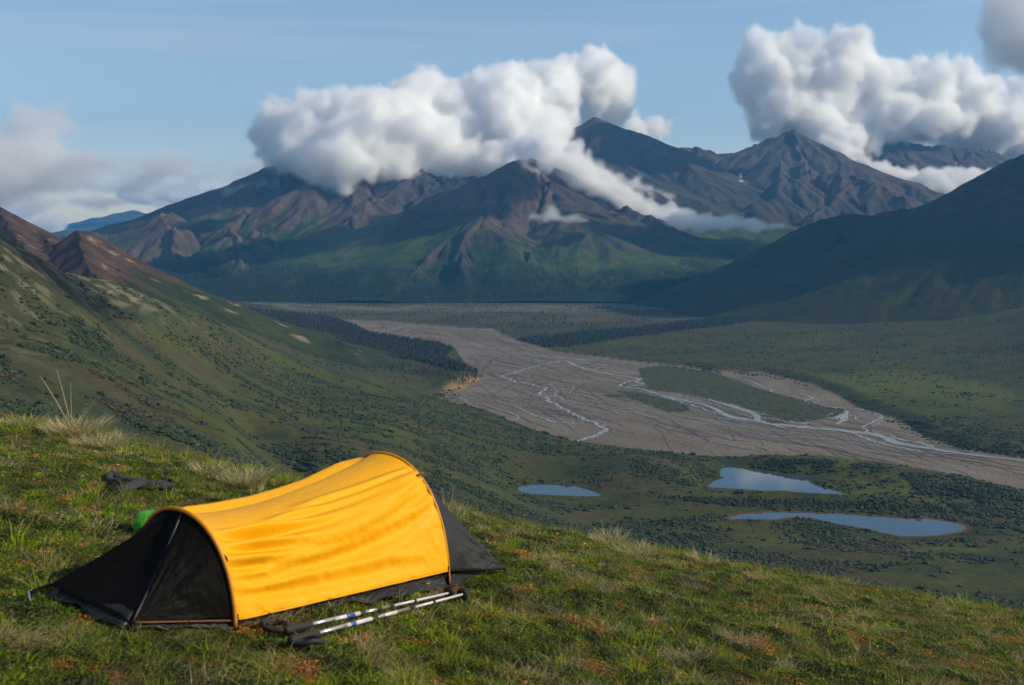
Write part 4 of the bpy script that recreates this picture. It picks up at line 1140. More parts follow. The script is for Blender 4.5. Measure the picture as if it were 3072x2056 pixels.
# ------------------------------------------------------------------ dark grey clothing lying on the turf
m_cloth = simple_mat('charcoal_jersey', (.028, .028, .033), .9, var=.3, scale=60, bump=.5, sheen=.0)
def garment():
    px = [(506, 1466), (470, 1454), (440, 1452), (425, 1450), (405, 1457), (375, 1464), (350, 1472), (400, 1444), (370, 1436), (350, 1428), (336, 1422), (325, 1424), (326, 1434), (336, 1441), (452, 1460), (480, 1463)]
    ed = [(0, 1), (1, 2), (2, 3), (3, 4), (4, 5), (5, 6), (3, 7), (7, 8), (8, 9), (9, 10), (10, 11), (11, 12), (12, 13), (2, 14), (14, 15)]
    ra = [.048, .05, .05, .044, .040, .046, .055, .03, .028, .027, .022, .02, .022, .026, .03, .025]
    base = on_ground(420, 1462)
    root = bpy.data.objects.new('clothing', None); COL.objects.link(root); root.location = base
    tag(root, 'crumpled dark grey leggings or sleeves lying on the grass left of the tent', 'clothing')
    me = bpy.data.meshes.new('garment_body')
    V = []
    for i, (u, v) in enumerate(px):
        g = on_ground(u, v + 16); V.append(Vector((g.x - base.x, g.y - base.y, (g.z - base.z) / .5 + .050 + .015 * math.sin(i * 2.1))))
    me.from_pydata(V, ed, []); me.materials.append(m_cloth)
    ob = bpy.data.objects.new('garment_body', me); COL.objects.link(ob); ob.location = base; ob.scale = (1, 1, .5)
    sm = ob.modifiers.new('skin', 'SKIN'); sm.use_smooth_shade = True
    for i, r_ in enumerate(ra):
        me.skin_vertices[0].data[i].radius = (r_ * 1.1, r_ * 1.1)
        me.skin_vertices[0].data[i].use_root = (i == 2)
    ss = ob.modifiers.new('sub', 'SUBSURF'); ss.levels = 3; ss.render_levels = 3
    tx = bpy.data.textures.new('crumple', 'CLOUDS'); tx.noise_scale = .045; tx.noise_depth = 2
    dm = ob.modifiers.new('crumple', 'DISPLACE'); dm.texture = tx; dm.strength = .014; dm.mid_level = .5
    put(ob, root)
    for u, v, u2, v2, rr_ in ((350, 1474, 341, 1477, .036), (506, 1468, 514, 1469, .034)):
        a, b = on_ground(u, v + 4), on_ground(u2, v2 + 4)
        tube('cuff', [np.array(a) + np.array([0, 0, .035]), np.array(b) + np.array([0, 0, .033])], [rr_ * 1.0, rr_ * 1.08], simple_mat('black_cuff', (.012, .012, .014), .9), root, 12)
garment()

# ------------------------------------------------------------------ trekking poles
m_alu = simple_mat('brushed_silver', (.72, .73, .76), .22, .85, .06, 80)
m_white = simple_mat('white_lacquer', (.6, .6, .62), .3, 0, .04)
m_rubber = simple_mat('black_rubber', (.012, .012, .012), .75, var=.2, bump=.4)
m_blue = simple_mat('blue_print', (.03, .07, .40), .35, 0, .05)
def trek_pole(p0, p1, label, secs, strap_seed):
    a, b = on_ground(p0[0], p0[1] + 30), on_ground(p1[0], p1[1] + 22)
    root = bpy.data.objects.new('trekking_pole', None); COL.objects.link(root); root.location = a
    tag(root, label, 'trekking pole', 'pair of trekking poles beside the tent')
    a = np.array(a) + np.array([0, 0, .038]); b = np.array(b) + np.array([0, 0, .034])
    L = np.linalg.norm(b - a); at = lambda t: a + (b - a) * t
    print('pole length', L)
    for s in secs:
        nm, t0, t1, r0, r1, mt = s
        tube(nm, [at(t0), at((t0 + t1) / 2), at(t1)], [r0, (r0 + r1) / 2, r1], mt, root, 12)
    # grip: swelling handle with a pommel
    gp = [(-.0, .011), (.012, .017), (.03, .018), (.05, .0145), (.07, .016), (.09, .0145), (.11, .016), (.125, .012)]
    tube('grip', [at(t) for t, _ in gp], [r_ for _, r_ in gp], m_rubber, root, 12)
    # basket: ribbed disc near the tip
    d = (b - a) / L
    tube('basket', [at(.945) - d * .004, at(.945) - d * .002, at(.945) + d * .004], [.012, .030, .026], m_rubber, root, 16)
    # wrist strap
    r = random.Random(strap_seed); sp = []
    side = np.cross(d, [0, 0, 1.0])
    for k in range(15):
        w = 2 * math.pi * k / 14
        sp.append(at(.02) + side * (.055 * (1 - math.cos(w))) * (1 if strap_seed % 2 else -1) - d * (.05 * math.sin(w)) + np.array([0, 0, -.012 + .022 * math.sin(w * .5) + .006 * math.sin(3 * w)]))
    tube('wrist_strap', sp, .011, m_rubber, root, 5)
    return root
trek_pole((868, 1925), (1411, 1775), 'near one of two silver trekking poles lying in the grass beside the tent',
    [('upper_shaft', .12, .30, .0080, .0080, m_alu), ('printed_band', .255, .385, .0086, .0086, m_white), ('lettering_band', .275, .30, .0089, .0089, m_blue), ('lock_collar', .385, .41, .0100, .0098, m_rubber), ('middle_shaft', .41, .60, .0072, .0072, m_alu), ('printed_band', .44, .52, .0075, .0075, m_white),
     ('lock_collar', .60, .625, .0092, .0090, m_rubber), ('lower_shaft', .625, .955, .0054, .0050, m_white), ('dark_band', .74, .755, .0066, .0066, m_rubber), ('tip', .955, 1.0, .0052, .0022, m_rubber)], 1)
trek_pole((853, 1890), (1370, 1769), 'far one of two silver trekking poles lying in the grass beside the tent',
    [('upper_shaft', .12, .30, .0080, .0080, m_alu), ('printed_band', .24, .375, .0086, .0086, m_white), ('lettering_band', .30, .345, .0089, .0089, m_blue), ('lock_collar', .375, .40, .0100, .0098, m_rubber), ('middle_shaft', .40, .55, .0072, .0072, m_alu), ('dark_band', .47, .50, .0076, .0076, m_rubber),
     ('lock_collar', .55, .57, .0092, .0090, m_rubber), ('lower_shaft', .57, .935, .0054, .0050, m_white), ('dark_band', .70, .715, .0066, .0066, m_rubber), ('tip', .935, 1.0, .0052, .0022, m_rubber)], 2)
# ------------------------------------------------------------------ turf on the knoll
g1 = leaf_mat('fresh_grass', (.035, .095, .004), (.27, .36, .014))
g2 = leaf_mat('olive_grass', (.08, .105, .006), (.34, .38, .03))
g3 = leaf_mat('dry_grass', (.24, .18, .08), (.58, .46, .25))
g4 = leaf_mat('orange_leaves', (.16, .055, .012), (.56, .24, .05), .25)
g5 = leaf_mat('dark_moss', (.016, .028, .006), (.055, .075, .014), .2)
g6 = leaf_mat('silvery_leaves', (.07, .10, .05), (.22, .27, .16), .3, .35, .5)
g7 = leaf_mat('tussock_green', (.24, .29, .05), (.40, .42, .12), .4)
PR = [proto('short_grass', *blades(44, .055, .010, .030, .0020, .9, 1), g1),
      proto('olive_grass', *blades(38, .05, .012, .038, .0019, 1.1, 2), g2),
      proto('dry_blades', *blades(22, .06, .02, .055, .0013, 1.9, 3), g3),
      proto('orange_leaf_patch', *leaves(46, .05, .016, .008, 4), g4),
      proto('moss_cushion', *leaves(80, .055, .028, .007, 5, .9), g5),
      proto('silvery_leaf_patch', *leaves(26, .045, .022, .007, 6), g6),
      proto('leaf_rosettes', *leaves(60, .055, .014, .0085, 8, .6), g1),
      proto('long_grass', *blades(20, .03, .05, .11, .0016, .8, 7, 3), g2)]
n = 62000
lr = np.exp(rng.uniform(math.log(2.6), math.log(19), n)); la = rng.uniform(-.72, .72, n)
gx, gy = np.sin(la) * lr, np.cos(la) * lr
# keep the tent's footprint clear
rel = np.stack([gx - T0.x, gy - T0.y], -1)
al_ = rel @ np.array([td.x, td.y]); pp_ = rel @ np.array([trt.x, trt.y])
wid = np.interp(al_, [0, .33, .9, 1.83, 2.4], [.17, .33, .34, .34, .30]); low = np.interp(al_, [0, .33, 1.83, 2.4], [-.17, -.17, -.33, -.30])
pa_, pb_ = [np.array(on_ground(*q)[:2]) for q in ((868, 1910), (1411, 1772))]
keep = (poly_dist(gx, gy, [tuple(pa_), tuple(pb_)], closed=False) > .05) & ~((al_ > .02) & (al_ < 2.38) & (pp_ < wid) & (pp_ > low))
gx, gy, lr = gx[keep], gy[keep], lr[keep]; n = len(gx)
p1 = fbm(gx / .33, gy / .33, 4, 601) + .35 * fbm(gx / .08, gy / .08, 2, 605); p2 = fbm(gx / .22 + 9, gy / .22, 3, 602) + .3 * fbm(gx / .07, gy / .07, 2, 606); p3 = fbm(gx / .8, gy / .8, 3, 603)
kind = np.where(rng.random(n) < .5 + .8 * p3, 0, 1)
kind = np.where(rng.random(n) < .30, 6, kind); kind = np.where(rng.random(n) < .14, 4, kind)
kind = np.where((p1 > .25) & (rng.random(n) < .8), 2, kind)
kind = np.where((p2 > .27) & (rng.random(n) < .8), 3, kind)
kind = np.where((p2 < -.22) & (rng.random(n) < .8), 4, kind)
kind = np.where(rng.random(n) < .035, 5, kind); kind = np.where(rng.random(n) < .05, 2, kind); kind = np.where(rng.random(n) < .010, 3, kind)
kind = np.where((rng.random(n) < .02 + .10 * smooth(8.5, 12, lr)), 7, kind)
size = rng.uniform(.55, 1.3, n) * (1 + .45 * smooth(7, 13, lr)) * (1 + .35 * p3)
pit = smooth(.25, .5, -p1)
gz = knoll(gx, gy) - .004 - .012 * pit
hue = np.clip(.5 + .7 * p3 + rng.normal(0, .22, n), 0, 1)
grass = scatter('grass', np.stack([gx, gy, gz], -1), size, rng.uniform(0, 6.28, n), hue, kind, PR)

# tall pale tussocks on the brow, each a plant of its own
def stalks(n, h0, h1, lean, rad, seed, heads=True):
    r = random.Random(seed); V, Fc = [], []
    for _ in range(n):
        a = r.random() * 6.28; x, y = math.cos(a) * rad * r.random(), math.sin(a) * rad * r.random()
        h = r.uniform(h0, h1); l = lean * h * r.uniform(.3, 1.2); la_ = a if lean > 0 else r.random() * 6.28
        prev = None
        for k in range(6):
            t = k / 5; c = (x + math.cos(la_) * l * t * t, y + math.sin(la_) * l * t * t, h * (t - .15 * t * t)); w = .0030 * (1 - .6 * t)
            b = len(V); V += [(c[0] - w, c[1], c[2]), (c[0] + w, c[1], c[2]), (c[0], c[1] + w, c[2])]
            if prev is not None:
                for m in range(3): Fc.append((prev + m, prev + (m + 1) % 3, b + (m + 1) % 3, b + m))
            prev = b
        if heads:
            for m in range(r.randint(4, 9)):
                tt = 1 - .28 * r.random(); cc_ = Vector((x + math.cos(la_) * l * tt * tt + r.gauss(0, .010), y + math.sin(la_) * l * tt * tt + r.gauss(0, .010), h * (tt - .15 * tt * tt)))
                s = .008; b = len(V)
                V += [tuple(cc_ + Vector(q)) for q in ((-s, 0, 0), (0, s * .6, s * .4), (s, 0, s * 1.5), (0, -s * .6, s * .6))]; Fc += [(b, b + 1, b + 2), (b, b + 2, b + 3)]
    return V, Fc
m_straw = leaf_mat('straw', (.50, .42, .24), (.80, .68, .42), .4)
def mesh_py(name, V, Fc, mat, parent, loc=None):
    me = bpy.data.meshes.new(name); me.from_pydata([tuple(v) for v in V], [], [tuple(f) for f in Fc]); me.materials.append(mat)
    o = bpy.data.objects.new(name, me); COL.objects.link(o); o.parent = parent
    return o
def tussock(u, v, label, rad, h, nb, ns, hs, seed, lean=.9, green=.4):
    g = on_ground(u, v)
    root = bpy.data.objects.new('grass_tussock', None); COL.objects.link(root); root.location = g - Vector((0, 0, .01))
    tag(root, label, 'grass tussock', 'grass tussocks along the brow')
    mesh_py('blades', *blades(int(nb * 1.5 * (1 - green)), rad, h * .5, h, .0036, lean, seed, 4), m_straw, root)
    mesh_py('green_blades', *blades(int(nb * 1.5 * green), rad * 1.1, h * .4, h * .8, .0032, lean * .8, seed + 1, 4), g7, root)
    if ns: mesh_py('flower_stalks', *stalks(ns, hs * .6, hs, .35, rad * .7, seed + 2), m_straw, root)
    for c in root.children: tag(c, kind='stuff')
    return root
tussock(225, 1322, 'big pale tussock with three tall stalks at the far left brow', .17, .24, 620, 10, .42, 21, 1.0, .3)
tussock(300, 1345, 'straw coloured tussock just right of the tall-stalked one, far left brow', .15, .18, 420, 6, .30, 22, 1.1, .35)
tussock(60, 1290, 'small thin tussock at the left edge of the brow', .12, .15, 200, 4, .2, 23, 1.0, .5)
tussock(735, 1462, 'straw tussock behind the low middle of the tent', .12, .20, 320, 4, .34, 24, .9, .35)
tussock(620, 1425, 'loose green tussock on the brow left of the tent ridge', .14, .14, 240, 5, .26, 25, 1.0, .6)
tussock(1345, 1560, 'green leafy tussock just behind the black head end of the tent', .13, .16, 240, 5, .34, 26, .9, .65)
tussock(1830, 1640, 'bushy pale tussock on the brow in front of the left pond', .12, .17, 330, 4, .24, 27, .9, .45)
tussock(1915, 1670, 'thin straw tussock right of the bushy pale one on the brow', .11, .14, 200, 4, .24, 28, 1.0, .5)
tussock(2110, 1690, 'sparse tussock on the brow below the round pond shore', .11, .13, 170, 4, .22, 29, 1.0, .5)
tussock(2745, 1790, 'tussock with drooping seed stalks on the right brow', .13, .16, 330, 5, .36, 30, .9, .45)
tussock(2830, 1810, 'low pale tussock right beside the drooping seed stalks', .11, .12, 220, 2, .26, 31, 1.0, .5)
tussock(3060, 1830, 'bright green tussock at the right end of the brow', .12, .17, 260, 2, .2, 32, .8, .8)
# three tall stems of the big left tussock
g_ = on_ground(230, 1318)
tall = bpy.data.objects['grass_tussock']
for k, (u, v, w_) in enumerate([(120, 1128, .007), (170, 1110, .006), (212, 1150, .0045)]):
    base = g_ + Vector((-.02 * k, .0, 0)); dx, dy, dz = ray(u, v); t = base.y / dy
    top = Vector((dx * t, base.y, EYE + dz * t))
    P_ = [np.array(base.lerp(top, q) + Vector((.0, 0, .02 * math.sin(q * 3.1)))) for q in np.linspace(0, 1, 8)]
    o = tube('tall_stalk', P_, list(np.linspace(w_, w_ * .35, 8)), m_straw, None, 5)
    put(o, tall)

# flowers one can pick out
m_wp = simple_mat('cream_petals', (.75, .68, .42), .6, var=.08); m_pk = simple_mat('pink_petals', (.62, .12, .16), .6, var=.15); m_yc = simple_mat('yellow_centre', (.7, .42, .03), .7)
m_stem = simple_mat('green_stem', (.06, .10, .02), .7)
def flower(u, v, label, kind, h=.05, s=.011, seed=0):
    g = on_ground(u, v + h * 3413 / 6.5 * .9)
    r = random.Random(seed)
    root = bpy.data.objects.new('wildflower', None); COL.objects.link(root); root.location = g
    tag(root, label, 'flower', {'w': 'small cream flowers', 'p': 'pink flower spikes', 'y': 'small yellow flowers'}[kind])
    top = np.array(g) + np.array([.004, 0, h])
    tube('stem', [np.array(g), (np.array(g) + top) / 2 + np.array([.003, 0, 0]), top], .0012, m_stem, root, 5)
    if kind == 'p':
        for k in range(14):
            z = h * (.55 + .45 * k / 13); a = k * 2.4
            c = Vector((math.cos(a) * s * .5, math.sin(a) * s * .5, z)); V = [c + Vector((-s * .35, 0, -s * .2)), c + Vector((0, s * .3, .0)), c + Vector((s * .35, 0, s * .3)), c + Vector((0, -s * .3, s * .1))]
            mesh_py('petal', V, [(0, 1, 2), (0, 2, 3)], m_pk, root)
    else:
        for k in range(6):
            a = k * math.pi / 3 + .3; c0 = Vector((.004, 0, h)); ca, sa = math.cos(a), math.sin(a)
            V = [c0, c0 + Vector((ca * s * .6 - sa * s * .35, sa * s * .6 + ca * s * .35, s * .25)), c0 + Vector((ca * s, sa * s, s * .45)), c0 + Vector((ca * s * .6 + sa * s * .35, sa * s * .6 - ca * s * .35, s * .25))]
            mesh_py('petal', V, [(0, 1, 2, 3)], m_wp if kind == 'w' else m_yc, root)
        tube('flower_centre', [top + np.array([0, 0, .0]), top + np.array([0, 0, .003])], [s * .25, s * .2], m_yc, root, 8)
for i, q in enumerate([(462, 1314, 'cream flower standing highest on the brow right of the big tussock', 'w'), (398, 1333, 'cream flower below the brow between tussock and highest cream flower', 'w'), (198, 1294, 'cream flower at the foot of the tall-stalked tussock', 'w'),
        (286, 1353, 'cream flower in the shade right of the big left tussock', 'w'), (354, 1402, 'cream flower just above the dark clothing', 'w'), (371, 1407, 'yellow flower just above the dark clothing', 'y'),
        (715, 1412, 'pink flower spike behind the tent near the straw tussock', 'p', .10), (1611, 1556, 'red-pink flower spike on the brow right of the tent', 'p', .07), (1671, 1598, 'small cream flower on the brow right of the pink spike', 'w'),
        (2085, 1626, 'pinkish cream flower below the large pond on the brow', 'w'), (2226, 1645, 'cream flower on the brow farthest right', 'w'), (1754, 1625, 'cream flower left of the bushy tussock on the brow', 'w'),
        (816, 1852, 'yellow flower beside the trekking pole grips', 'y'), (1283, 1753, 'orange-yellow flower in front of the tent near the pole tips', 'y'), (1718, 1706, 'yellow flower in the open turf right of the tent', 'y')]):
    flower(*q, seed=i) if len(q) > 4 else flower(*q, seed=i)
# ------------------------------------------------------------------ water
def water_mat(name, col, rough, bs):
    t = NT(name)
    g = t.n('ShaderNodeNewGeometry')
    nz = t.n('ShaderNodeTexNoise', Vector=g.outputs['Position'], Scale=bs, Detail=3.0)
    bp = t.n('ShaderNodeBump', Height=nz.outputs[0], Strength=.15, Distance=.05)
    b = t.n('ShaderNodeBsdfPrincipled', Base__Color=(*col, 1), Roughness=rough, Normal=bp.outputs[0])
    b.inputs['IOR'].default_value = 1.33; b.inputs['Specular IOR Level'].default_value = .8
    t.link(b.outputs[0], t.out.inputs[0]); return t.m
m_pond = water_mat('pond_water', (.035, .065, .085), .05, .5)
m_silt = water_mat('silty_water', (.25, .245, .23), .25, .2)
for k, nm in ((1, 'small left pond'), (2, 'middle pond'), (3, 'long near pond')):
    pts = PONDS[k]; c = np.mean(pts, 0)
    pts = [(p[0] + (p[0] - c[0]) * .0 + (p[0] - c[0]) / np.hypot(*(p - c)) * 3.0, p[1] + (p[1] - c[1]) / np.hypot(*(p - c)) * 6.0) for p in np.array(pts)]
    me = bpy.data.meshes.new('pond'); bmn = bmesh.new()
    f = bmn.faces.new([bmn.verts.new((x, y, POND[k] + .02)) for x, y in pts]); 
    if f.normal.z < 0: f.normal_flip()
    bmesh.ops.triangulate(bmn, faces=bmn.faces[:]); bmn.normal_update()
    for f in bmn.faces:
        if f.normal.z < 0: f.normal_flip()
    bmn.to_mesh(me); bmn.free(); me.materials.append(m_pond)
    o = bpy.data.objects.new('pond', me); COL.objects.link(o); tag(o, kind='structure')

def ribbon(pts, widths, z0, jit, seed):
    P_ = np.array(pts); L = np.r_[0, np.cumsum(np.hypot(*np.diff(P_, axis=0).T))]
    n_ = max(8, int(L[-1] / 9)); t = np.linspace(0, L[-1], n_)
    x, y = np.interp(t, L, P_[:, 0]), np.interp(t, L, P_[:, 1])
    for _ in range(3):
        x[1:-1] = (x[:-2] + 2 * x[1:-1] + x[2:]) / 4; y[1:-1] = (y[:-2] + 2 * y[1:-1] + y[2:]) / 4
    dx, dy = np.gradient(x), np.gradient(y); l = np.hypot(dx, dy) + 1e-9; nx, ny = -dy / l, dx / l
    m = jit * (fbm(t / 70, t * 0 + seed, 3, seed) + .5 * fbm(t / 22, t * 0 + seed, 2, seed + 3))
    x, y = x + nx * m, y + ny * m
    w = np.interp(t / L[-1], np.linspace(0, 1, len(widths)), widths) * (.75 + .6 * fbm(t / 45, t * 0 + 5, 3, seed + 9))
    w = np.maximum(w, .5)
    V = np.concatenate([np.stack([x - nx * w, y - ny * w, x * 0 + z0], -1), np.stack([x + nx * w, y + ny * w, x * 0 + z0], -1)])
    i = np.arange(n_ - 1)
    return V, np.stack([i, i + 1, i + 1 + n_, i + n_], -1)
streams = [
    ([(90, 260), (200, 275), (330, 280), (480, 295), (640, 308), (740, 316)], [5, 8, 9, 6, 3], 3),
    ([(740, 316), (840, 322), (930, 330)], [3, 2, 1], 2),
    ([(505, 308), (400, 330), (330, 352), (270, 370), (300, 385), (380, 400), (440, 415), (425, 445), (500, 490), (560, 522), (640, 555), (695, 580), (650, 602), (575, 628)], [6, 5, 6, 6, 5, 6, 4, 7, 8], 12),
    ([(520, 308), (600, 340), (700, 362), (830, 380), (760, 392), (740, 410), (820, 420), (930, 450), (1100, 490), (1180, 530), (1300, 550), (1420, 568), (1550, 578), (1650, 588), (1750, 600), (1850, 636), (2000, 662), (2200, 688), (2343, 705), (2700, 730)], [6, 7, 7, 5, 6, 8, 9, 14, 15, 14, 10, 8], 7),
    ([(560, 305), (640, 325), (690, 320), (640, 345), (720, 352)], [3, 4, 3], 6), ([(830, 378), (800, 395), (840, 400), (770, 412)], [4, 6, 4], 5),
    ([(1070, 345), (1180, 370), (1260, 390), (1300, 408), (1350, 420), (1330, 430), (1460, 440), (1510, 455), (1465, 470), (1580, 492), (1700, 500), (1785, 525), (1750, 550), (1700, 572), (1740, 598)], [2, 4, 6, 4, 7, 4, 5, 4, 3], 7),
    ([(1200, 350), (1290, 385), (1330, 410)], [2, 3, 2], 5), ([(1580, 492), (1640, 500), (1740, 510)], [2, 2, 1], 6),
    ([(480, 440), (520, 465), (600, 480), (700, 492), (900, 515), (1050, 540), (1150, 570), (1240, 590), (1400, 612), (1600, 622), (1760, 652)], [3, 2.5, 3, 2, 2.5, 2], 9),
    ([(100, 450), (150, 480), (180, 500)], [3, 3, 2], 5), ([(200, 480), (250, 500), (300, 512), (345, 530), (320, 545), (240, 545)], [2, 3, 3, 2], 5), ([(190, 455), (330, 490), (400, 525), (470, 550), (600, 560)], [3, 3, 4, 3], 10),
    ([(1090, 460), (1180, 490), (1290, 520), (1280, 545), (1400, 575)], [4, 9, 14, 9, 5], 7), ([(1180, 480), (1250, 505), (1340, 530), (1480, 560)], [3, 6, 9, 6], 8), ([(1500, 520), (1600, 540), (1640, 510)], [6, 9, 3], 6), ([(1600, 560), (1640, 530), (1630, 500)], [5, 9, 2], 6),
    ([(1650, 590), (1720, 620), (1850, 655), (1960, 672), (2080, 680)], [4, 5, 4], 8), ([(1750, 600), (1900, 628), (1980, 650)], [2, 5, 2], 7), ([(870, 430), (960, 468), (1080, 480)], [3, 4, 2], 6), ([(1120, 530), (1220, 548), (1300, 556)], [3, 4, 3], 5),
    ([(460, 400), (490, 430), (480, 455), (530, 470)], [1.5, 2, 1.5], 6), ([(560, 410), (540, 440), (590, 455)], [1.5, 2, 1], 6), ([(1130, 545), (1300, 585), (1500, 600), (1650, 600)], [1.5, 2, 1.5], 8), ([(700, 495), (850, 530), (960, 545), (1100, 572)], [1.2, 1.5, 1.2], 9), ([(1350, 610), (1500, 640), (1700, 665), (1900, 690)], [1, 1.5, 1.2], 9)]
RV, RF, off = [], [], 0
for i, (pt, w, j) in enumerate(streams):
    V, Fc = ribbon([at_z(*P3(*p), 0)[:2] for p in pt], [q * 1.0 for q in w], .35 + .01 * i, j * 1.6, 700 + i)
    RV.append(V); RF.append(Fc + off); off += len(V)
for i, (pt, w, j) in enumerate(streams):
    for c_ in range(3):
        lo_, hi_ = sorted(rng.uniform(0, 1, 2)); hi_ = max(hi_, lo_ + .35)
        q_a = np.array([at_z(*P3(*p), 0)[:2] for p in pt]); t_ = np.linspace(0, 1, len(q_a)); tt = np.linspace(lo_, min(hi_, 1), 9)
        q_b = np.stack([np.interp(tt, t_, q_a[:, k]) for k in (0, 1)], -1) + rng.normal(0, 12, 2)
        V, Fc = ribbon(q_b, [.3, .35 * max(w), .3], .60 + .002 * (3 * i + c_), j * rng.uniform(2.5, 5), 1700 + 3 * i + c_)
        RV.append(V); RF.append(Fc + off); off += len(V)
up_s = [([(980, 345), (1050, 325), (1120, 330), (1180, 305), (1260, 295), (1330, 300)], [5, 7, 6]), ([(980, 350), (1100, 355), (1200, 345), (1250, 320), (1360, 318)], [4, 6, 4]), ([(1050, 262), (1130, 275), (1230, 290)], [3, 5, 3]), ([(1100, 372), (1170, 378), (1230, 360)], [3, 5, 2])]
for i, (pt, w) in enumerate(up_s):
    V, Fc = ribbon([at_z(*P5(*p), 0)[:2] for p in pt], w, .35 + .01 * i, 14, 760 + i); RV.append(V); RF.append(Fc + off); off += len(V)
# faint random side channels following the flow, their dark colour painting shadow lines in the gravel
river = mesh_np('river', np.concatenate(RV), np.concatenate(RF), m_silt); tag(river, kind='structure')
r = np.random.default_rng(88); RV, RF, off = [], [], 0
A_in = np.array(at_z(*P3(200, 290), 0)[:2]); B_out = np.array(at_z(*P3(2343, 760), 0)[:2]); fl = (B_out - A_in) / np.linalg.norm(B_out - A_in)
bx = np.array(BED); made = 0
while made < 420:
    p = np.array([r.uniform(bx[:, 0].min(), bx[:, 0].max()), r.uniform(bx[:, 1].min(), bx[:, 1].max())])
    ang = r.normal(0, .25); L = r.uniform(80, 420); k = 10
    d = np.array([fl[0] * math.cos(ang) - fl[1] * math.sin(ang), fl[0] * math.sin(ang) + fl[1] * math.cos(ang)])
    if p[1] > 3000: d = np.array([d[0] * .3 + .5 * r.normal(), -.9]); d /= np.linalg.norm(d)
    q = p[None] + d[None] * np.linspace(0, L, k)[:, None]
    if not inside(q[:, 0], q[:, 1], BED).all(): continue
    V, Fc = ribbon(q, [.4, r.uniform(.7, 2.6), .4], .10 + .0003 * made, r.uniform(8, 26), 800 + made)
    RV.append(V); RF.append(Fc + off); off += len(V); made += 1
m_run = simple_mat('runnel_shade', (.060, .050, .042), .6, var=.2, scale=.05)
runn = mesh_np('river_side_channels', np.concatenate(RV), np.concatenate(RF), m_run); tag(runn, kind='structure')

# ------------------------------------------------------------------ shrubs and spruces
def blob(seed, n=1, squash=.7):
    r = np.random.default_rng(seed)
    bmn = bmesh.new(); bmesh.ops.create_icosphere(bmn, subdivisions=2, radius=1)
    V = np.array([v.co[:] for v in bmn.verts]); Fc = [[v.index for v in f.verts] for f in bmn.faces]; bmn.free()
    V *= (1 + .28 * r.normal(size=len(V)).clip(-1, 1))[:, None]; V[:, 2] = (V[:, 2] * squash + .35)
    return V, Fc
def cone_tree(seed, tiers=4, side=6):
    r = random.Random(seed); V, Fc = [], []
    for k in range(tiers):
        z0 = .06 + .86 * k / tiers; z1 = min(1, z0 + 1.55 / tiers * .9); rr_ = .21 * (1 - .8 * k / tiers)
        b = len(V); V.append((0, 0, z1))
        for m in range(side):
            a = 6.283 * m / side + k; q = rr_ * r.uniform(.65, 1.25); V.append((math.cos(a) * q, math.sin(a) * q, z0 - .03 * r.random()))
        for m in range(side): Fc.append((b, b + 1 + m, b + 1 + (m + 1) % side))
    return V, Fc
mb1 = leaf_mat('willow_green', (.020, .034, .014), (.050, .066, .028), .1)
mb2 = leaf_mat('dark_alder', (.014, .028, .009), (.038, .058, .018), .1)
mb3 = leaf_mat('birch_scrub', (.035, .032, .018), (.075, .062, .036), .1)
mt = leaf_mat('spruce_needles', (.006, .014, .008), (.018, .030, .014), .05)
VP = [proto('willow_bush', *blob(1), mb1), proto('alder_bush', *blob(2), mb2), proto('birch_bush', *blob(3, squash=.5), mb3), proto('spruce', *cone_tree(4), mt), proto('spruce', *cone_tree(5, 5, 5), mt)]

def px_sample(n, poly, zguess=10.0):
    """random points of the ground seen inside a picture polygon"""
    poly = np.array(poly, float); lo, hi = poly.min(0), poly.max(0)
    U = rng.uniform(lo[0], hi[0], n * 3); V = rng.uniform(lo[1], hi[1], n * 3)
    k = inside(U, V, [tuple(p) for p in poly]); U, V = U[k][:n], V[k][:n]
    a = (U - CX) / F; b = (CY - V) / F
    dx, dy, dz = a, math.cos(PITCH) + b * math.sin(PITCH), -math.sin(PITCH) + b * math.cos(PITCH)
    lo_t = np.full(len(U), 500.0); z = np.full(len(U), zguess)
    for _ in range(14):
        t = (z - EYE) / dz; t = np.clip(t, 300, 7000)
        z = .5 * z + .5 * vz(dx * t, dy * t)
    x, y = dx * t, dy * t
    return x, y
def world_sample(n, y0, y1, a0=-.5, a1=.5, pw=1.0):
    y = 1 / rng.uniform(1 / y1 ** pw, 1 / y0 ** pw, n) ** (1 / pw); a = rng.uniform(a0, a1, n)
    return a * y, y
BXS, BYS, BSZ, BK = [], [], [], []
def add(x, y, s, k):
    BXS.append(x); BYS.append(y); BSZ.append(s); BK.append(np.broadcast_to(k, x.shape))
# shrubs everywhere off the gravel, in drifts
x, y = world_sample(340000, 650, 6000)
dens = fbm(x / 130, y / 80, 4, 901) + .5 * fbm(x / 35, y / 35, 3, 902) + .45 * fbm(x / 500, y / 350, 2, 905)
zt = vz(x, y); dB = np.minimum(900, np.concatenate([poly_dist(x[i:i + 60000], y[i:i + 60000], BED) for i in range(0, len(x), 60000)])); inb = inside(x, y, BED)
isl = np.zeros(len(x), bool)
for p in ISL: isl |= inside(x, y, p)
pd = np.zeros(len(x), bool)
for k in PONDS: pd |= inside(x, y, PONDS[k]) | (poly_dist(x, y, PONDS[k]) < 5)
steep = zt > 330
ok = (~inb) & (~pd) & ((dens > -.08 + .34 * rng.random(len(x))) | ((dB < 25) & (rng.random(len(x)) < .5))) & ~(steep & (rng.random(len(x)) < .8)) & (rng.random(len(x)) < np.where((y < 4200) | (rng.random(len(x)) < .5), 1, .5))
wet = fbm(x / 220 + 4, y / 160, 3, 903)
kk = np.where(wet + .3 * rng.normal(size=len(x)) > .12, 1, np.where(wet < -.18, 2, 0))
add(x[ok], y[ok], np.clip(np.exp(rng.normal(.15, .5, ok.sum())), .45, 4.2) * np.where(dB[ok] < 25, 1.3, 1.0), kk[ok])
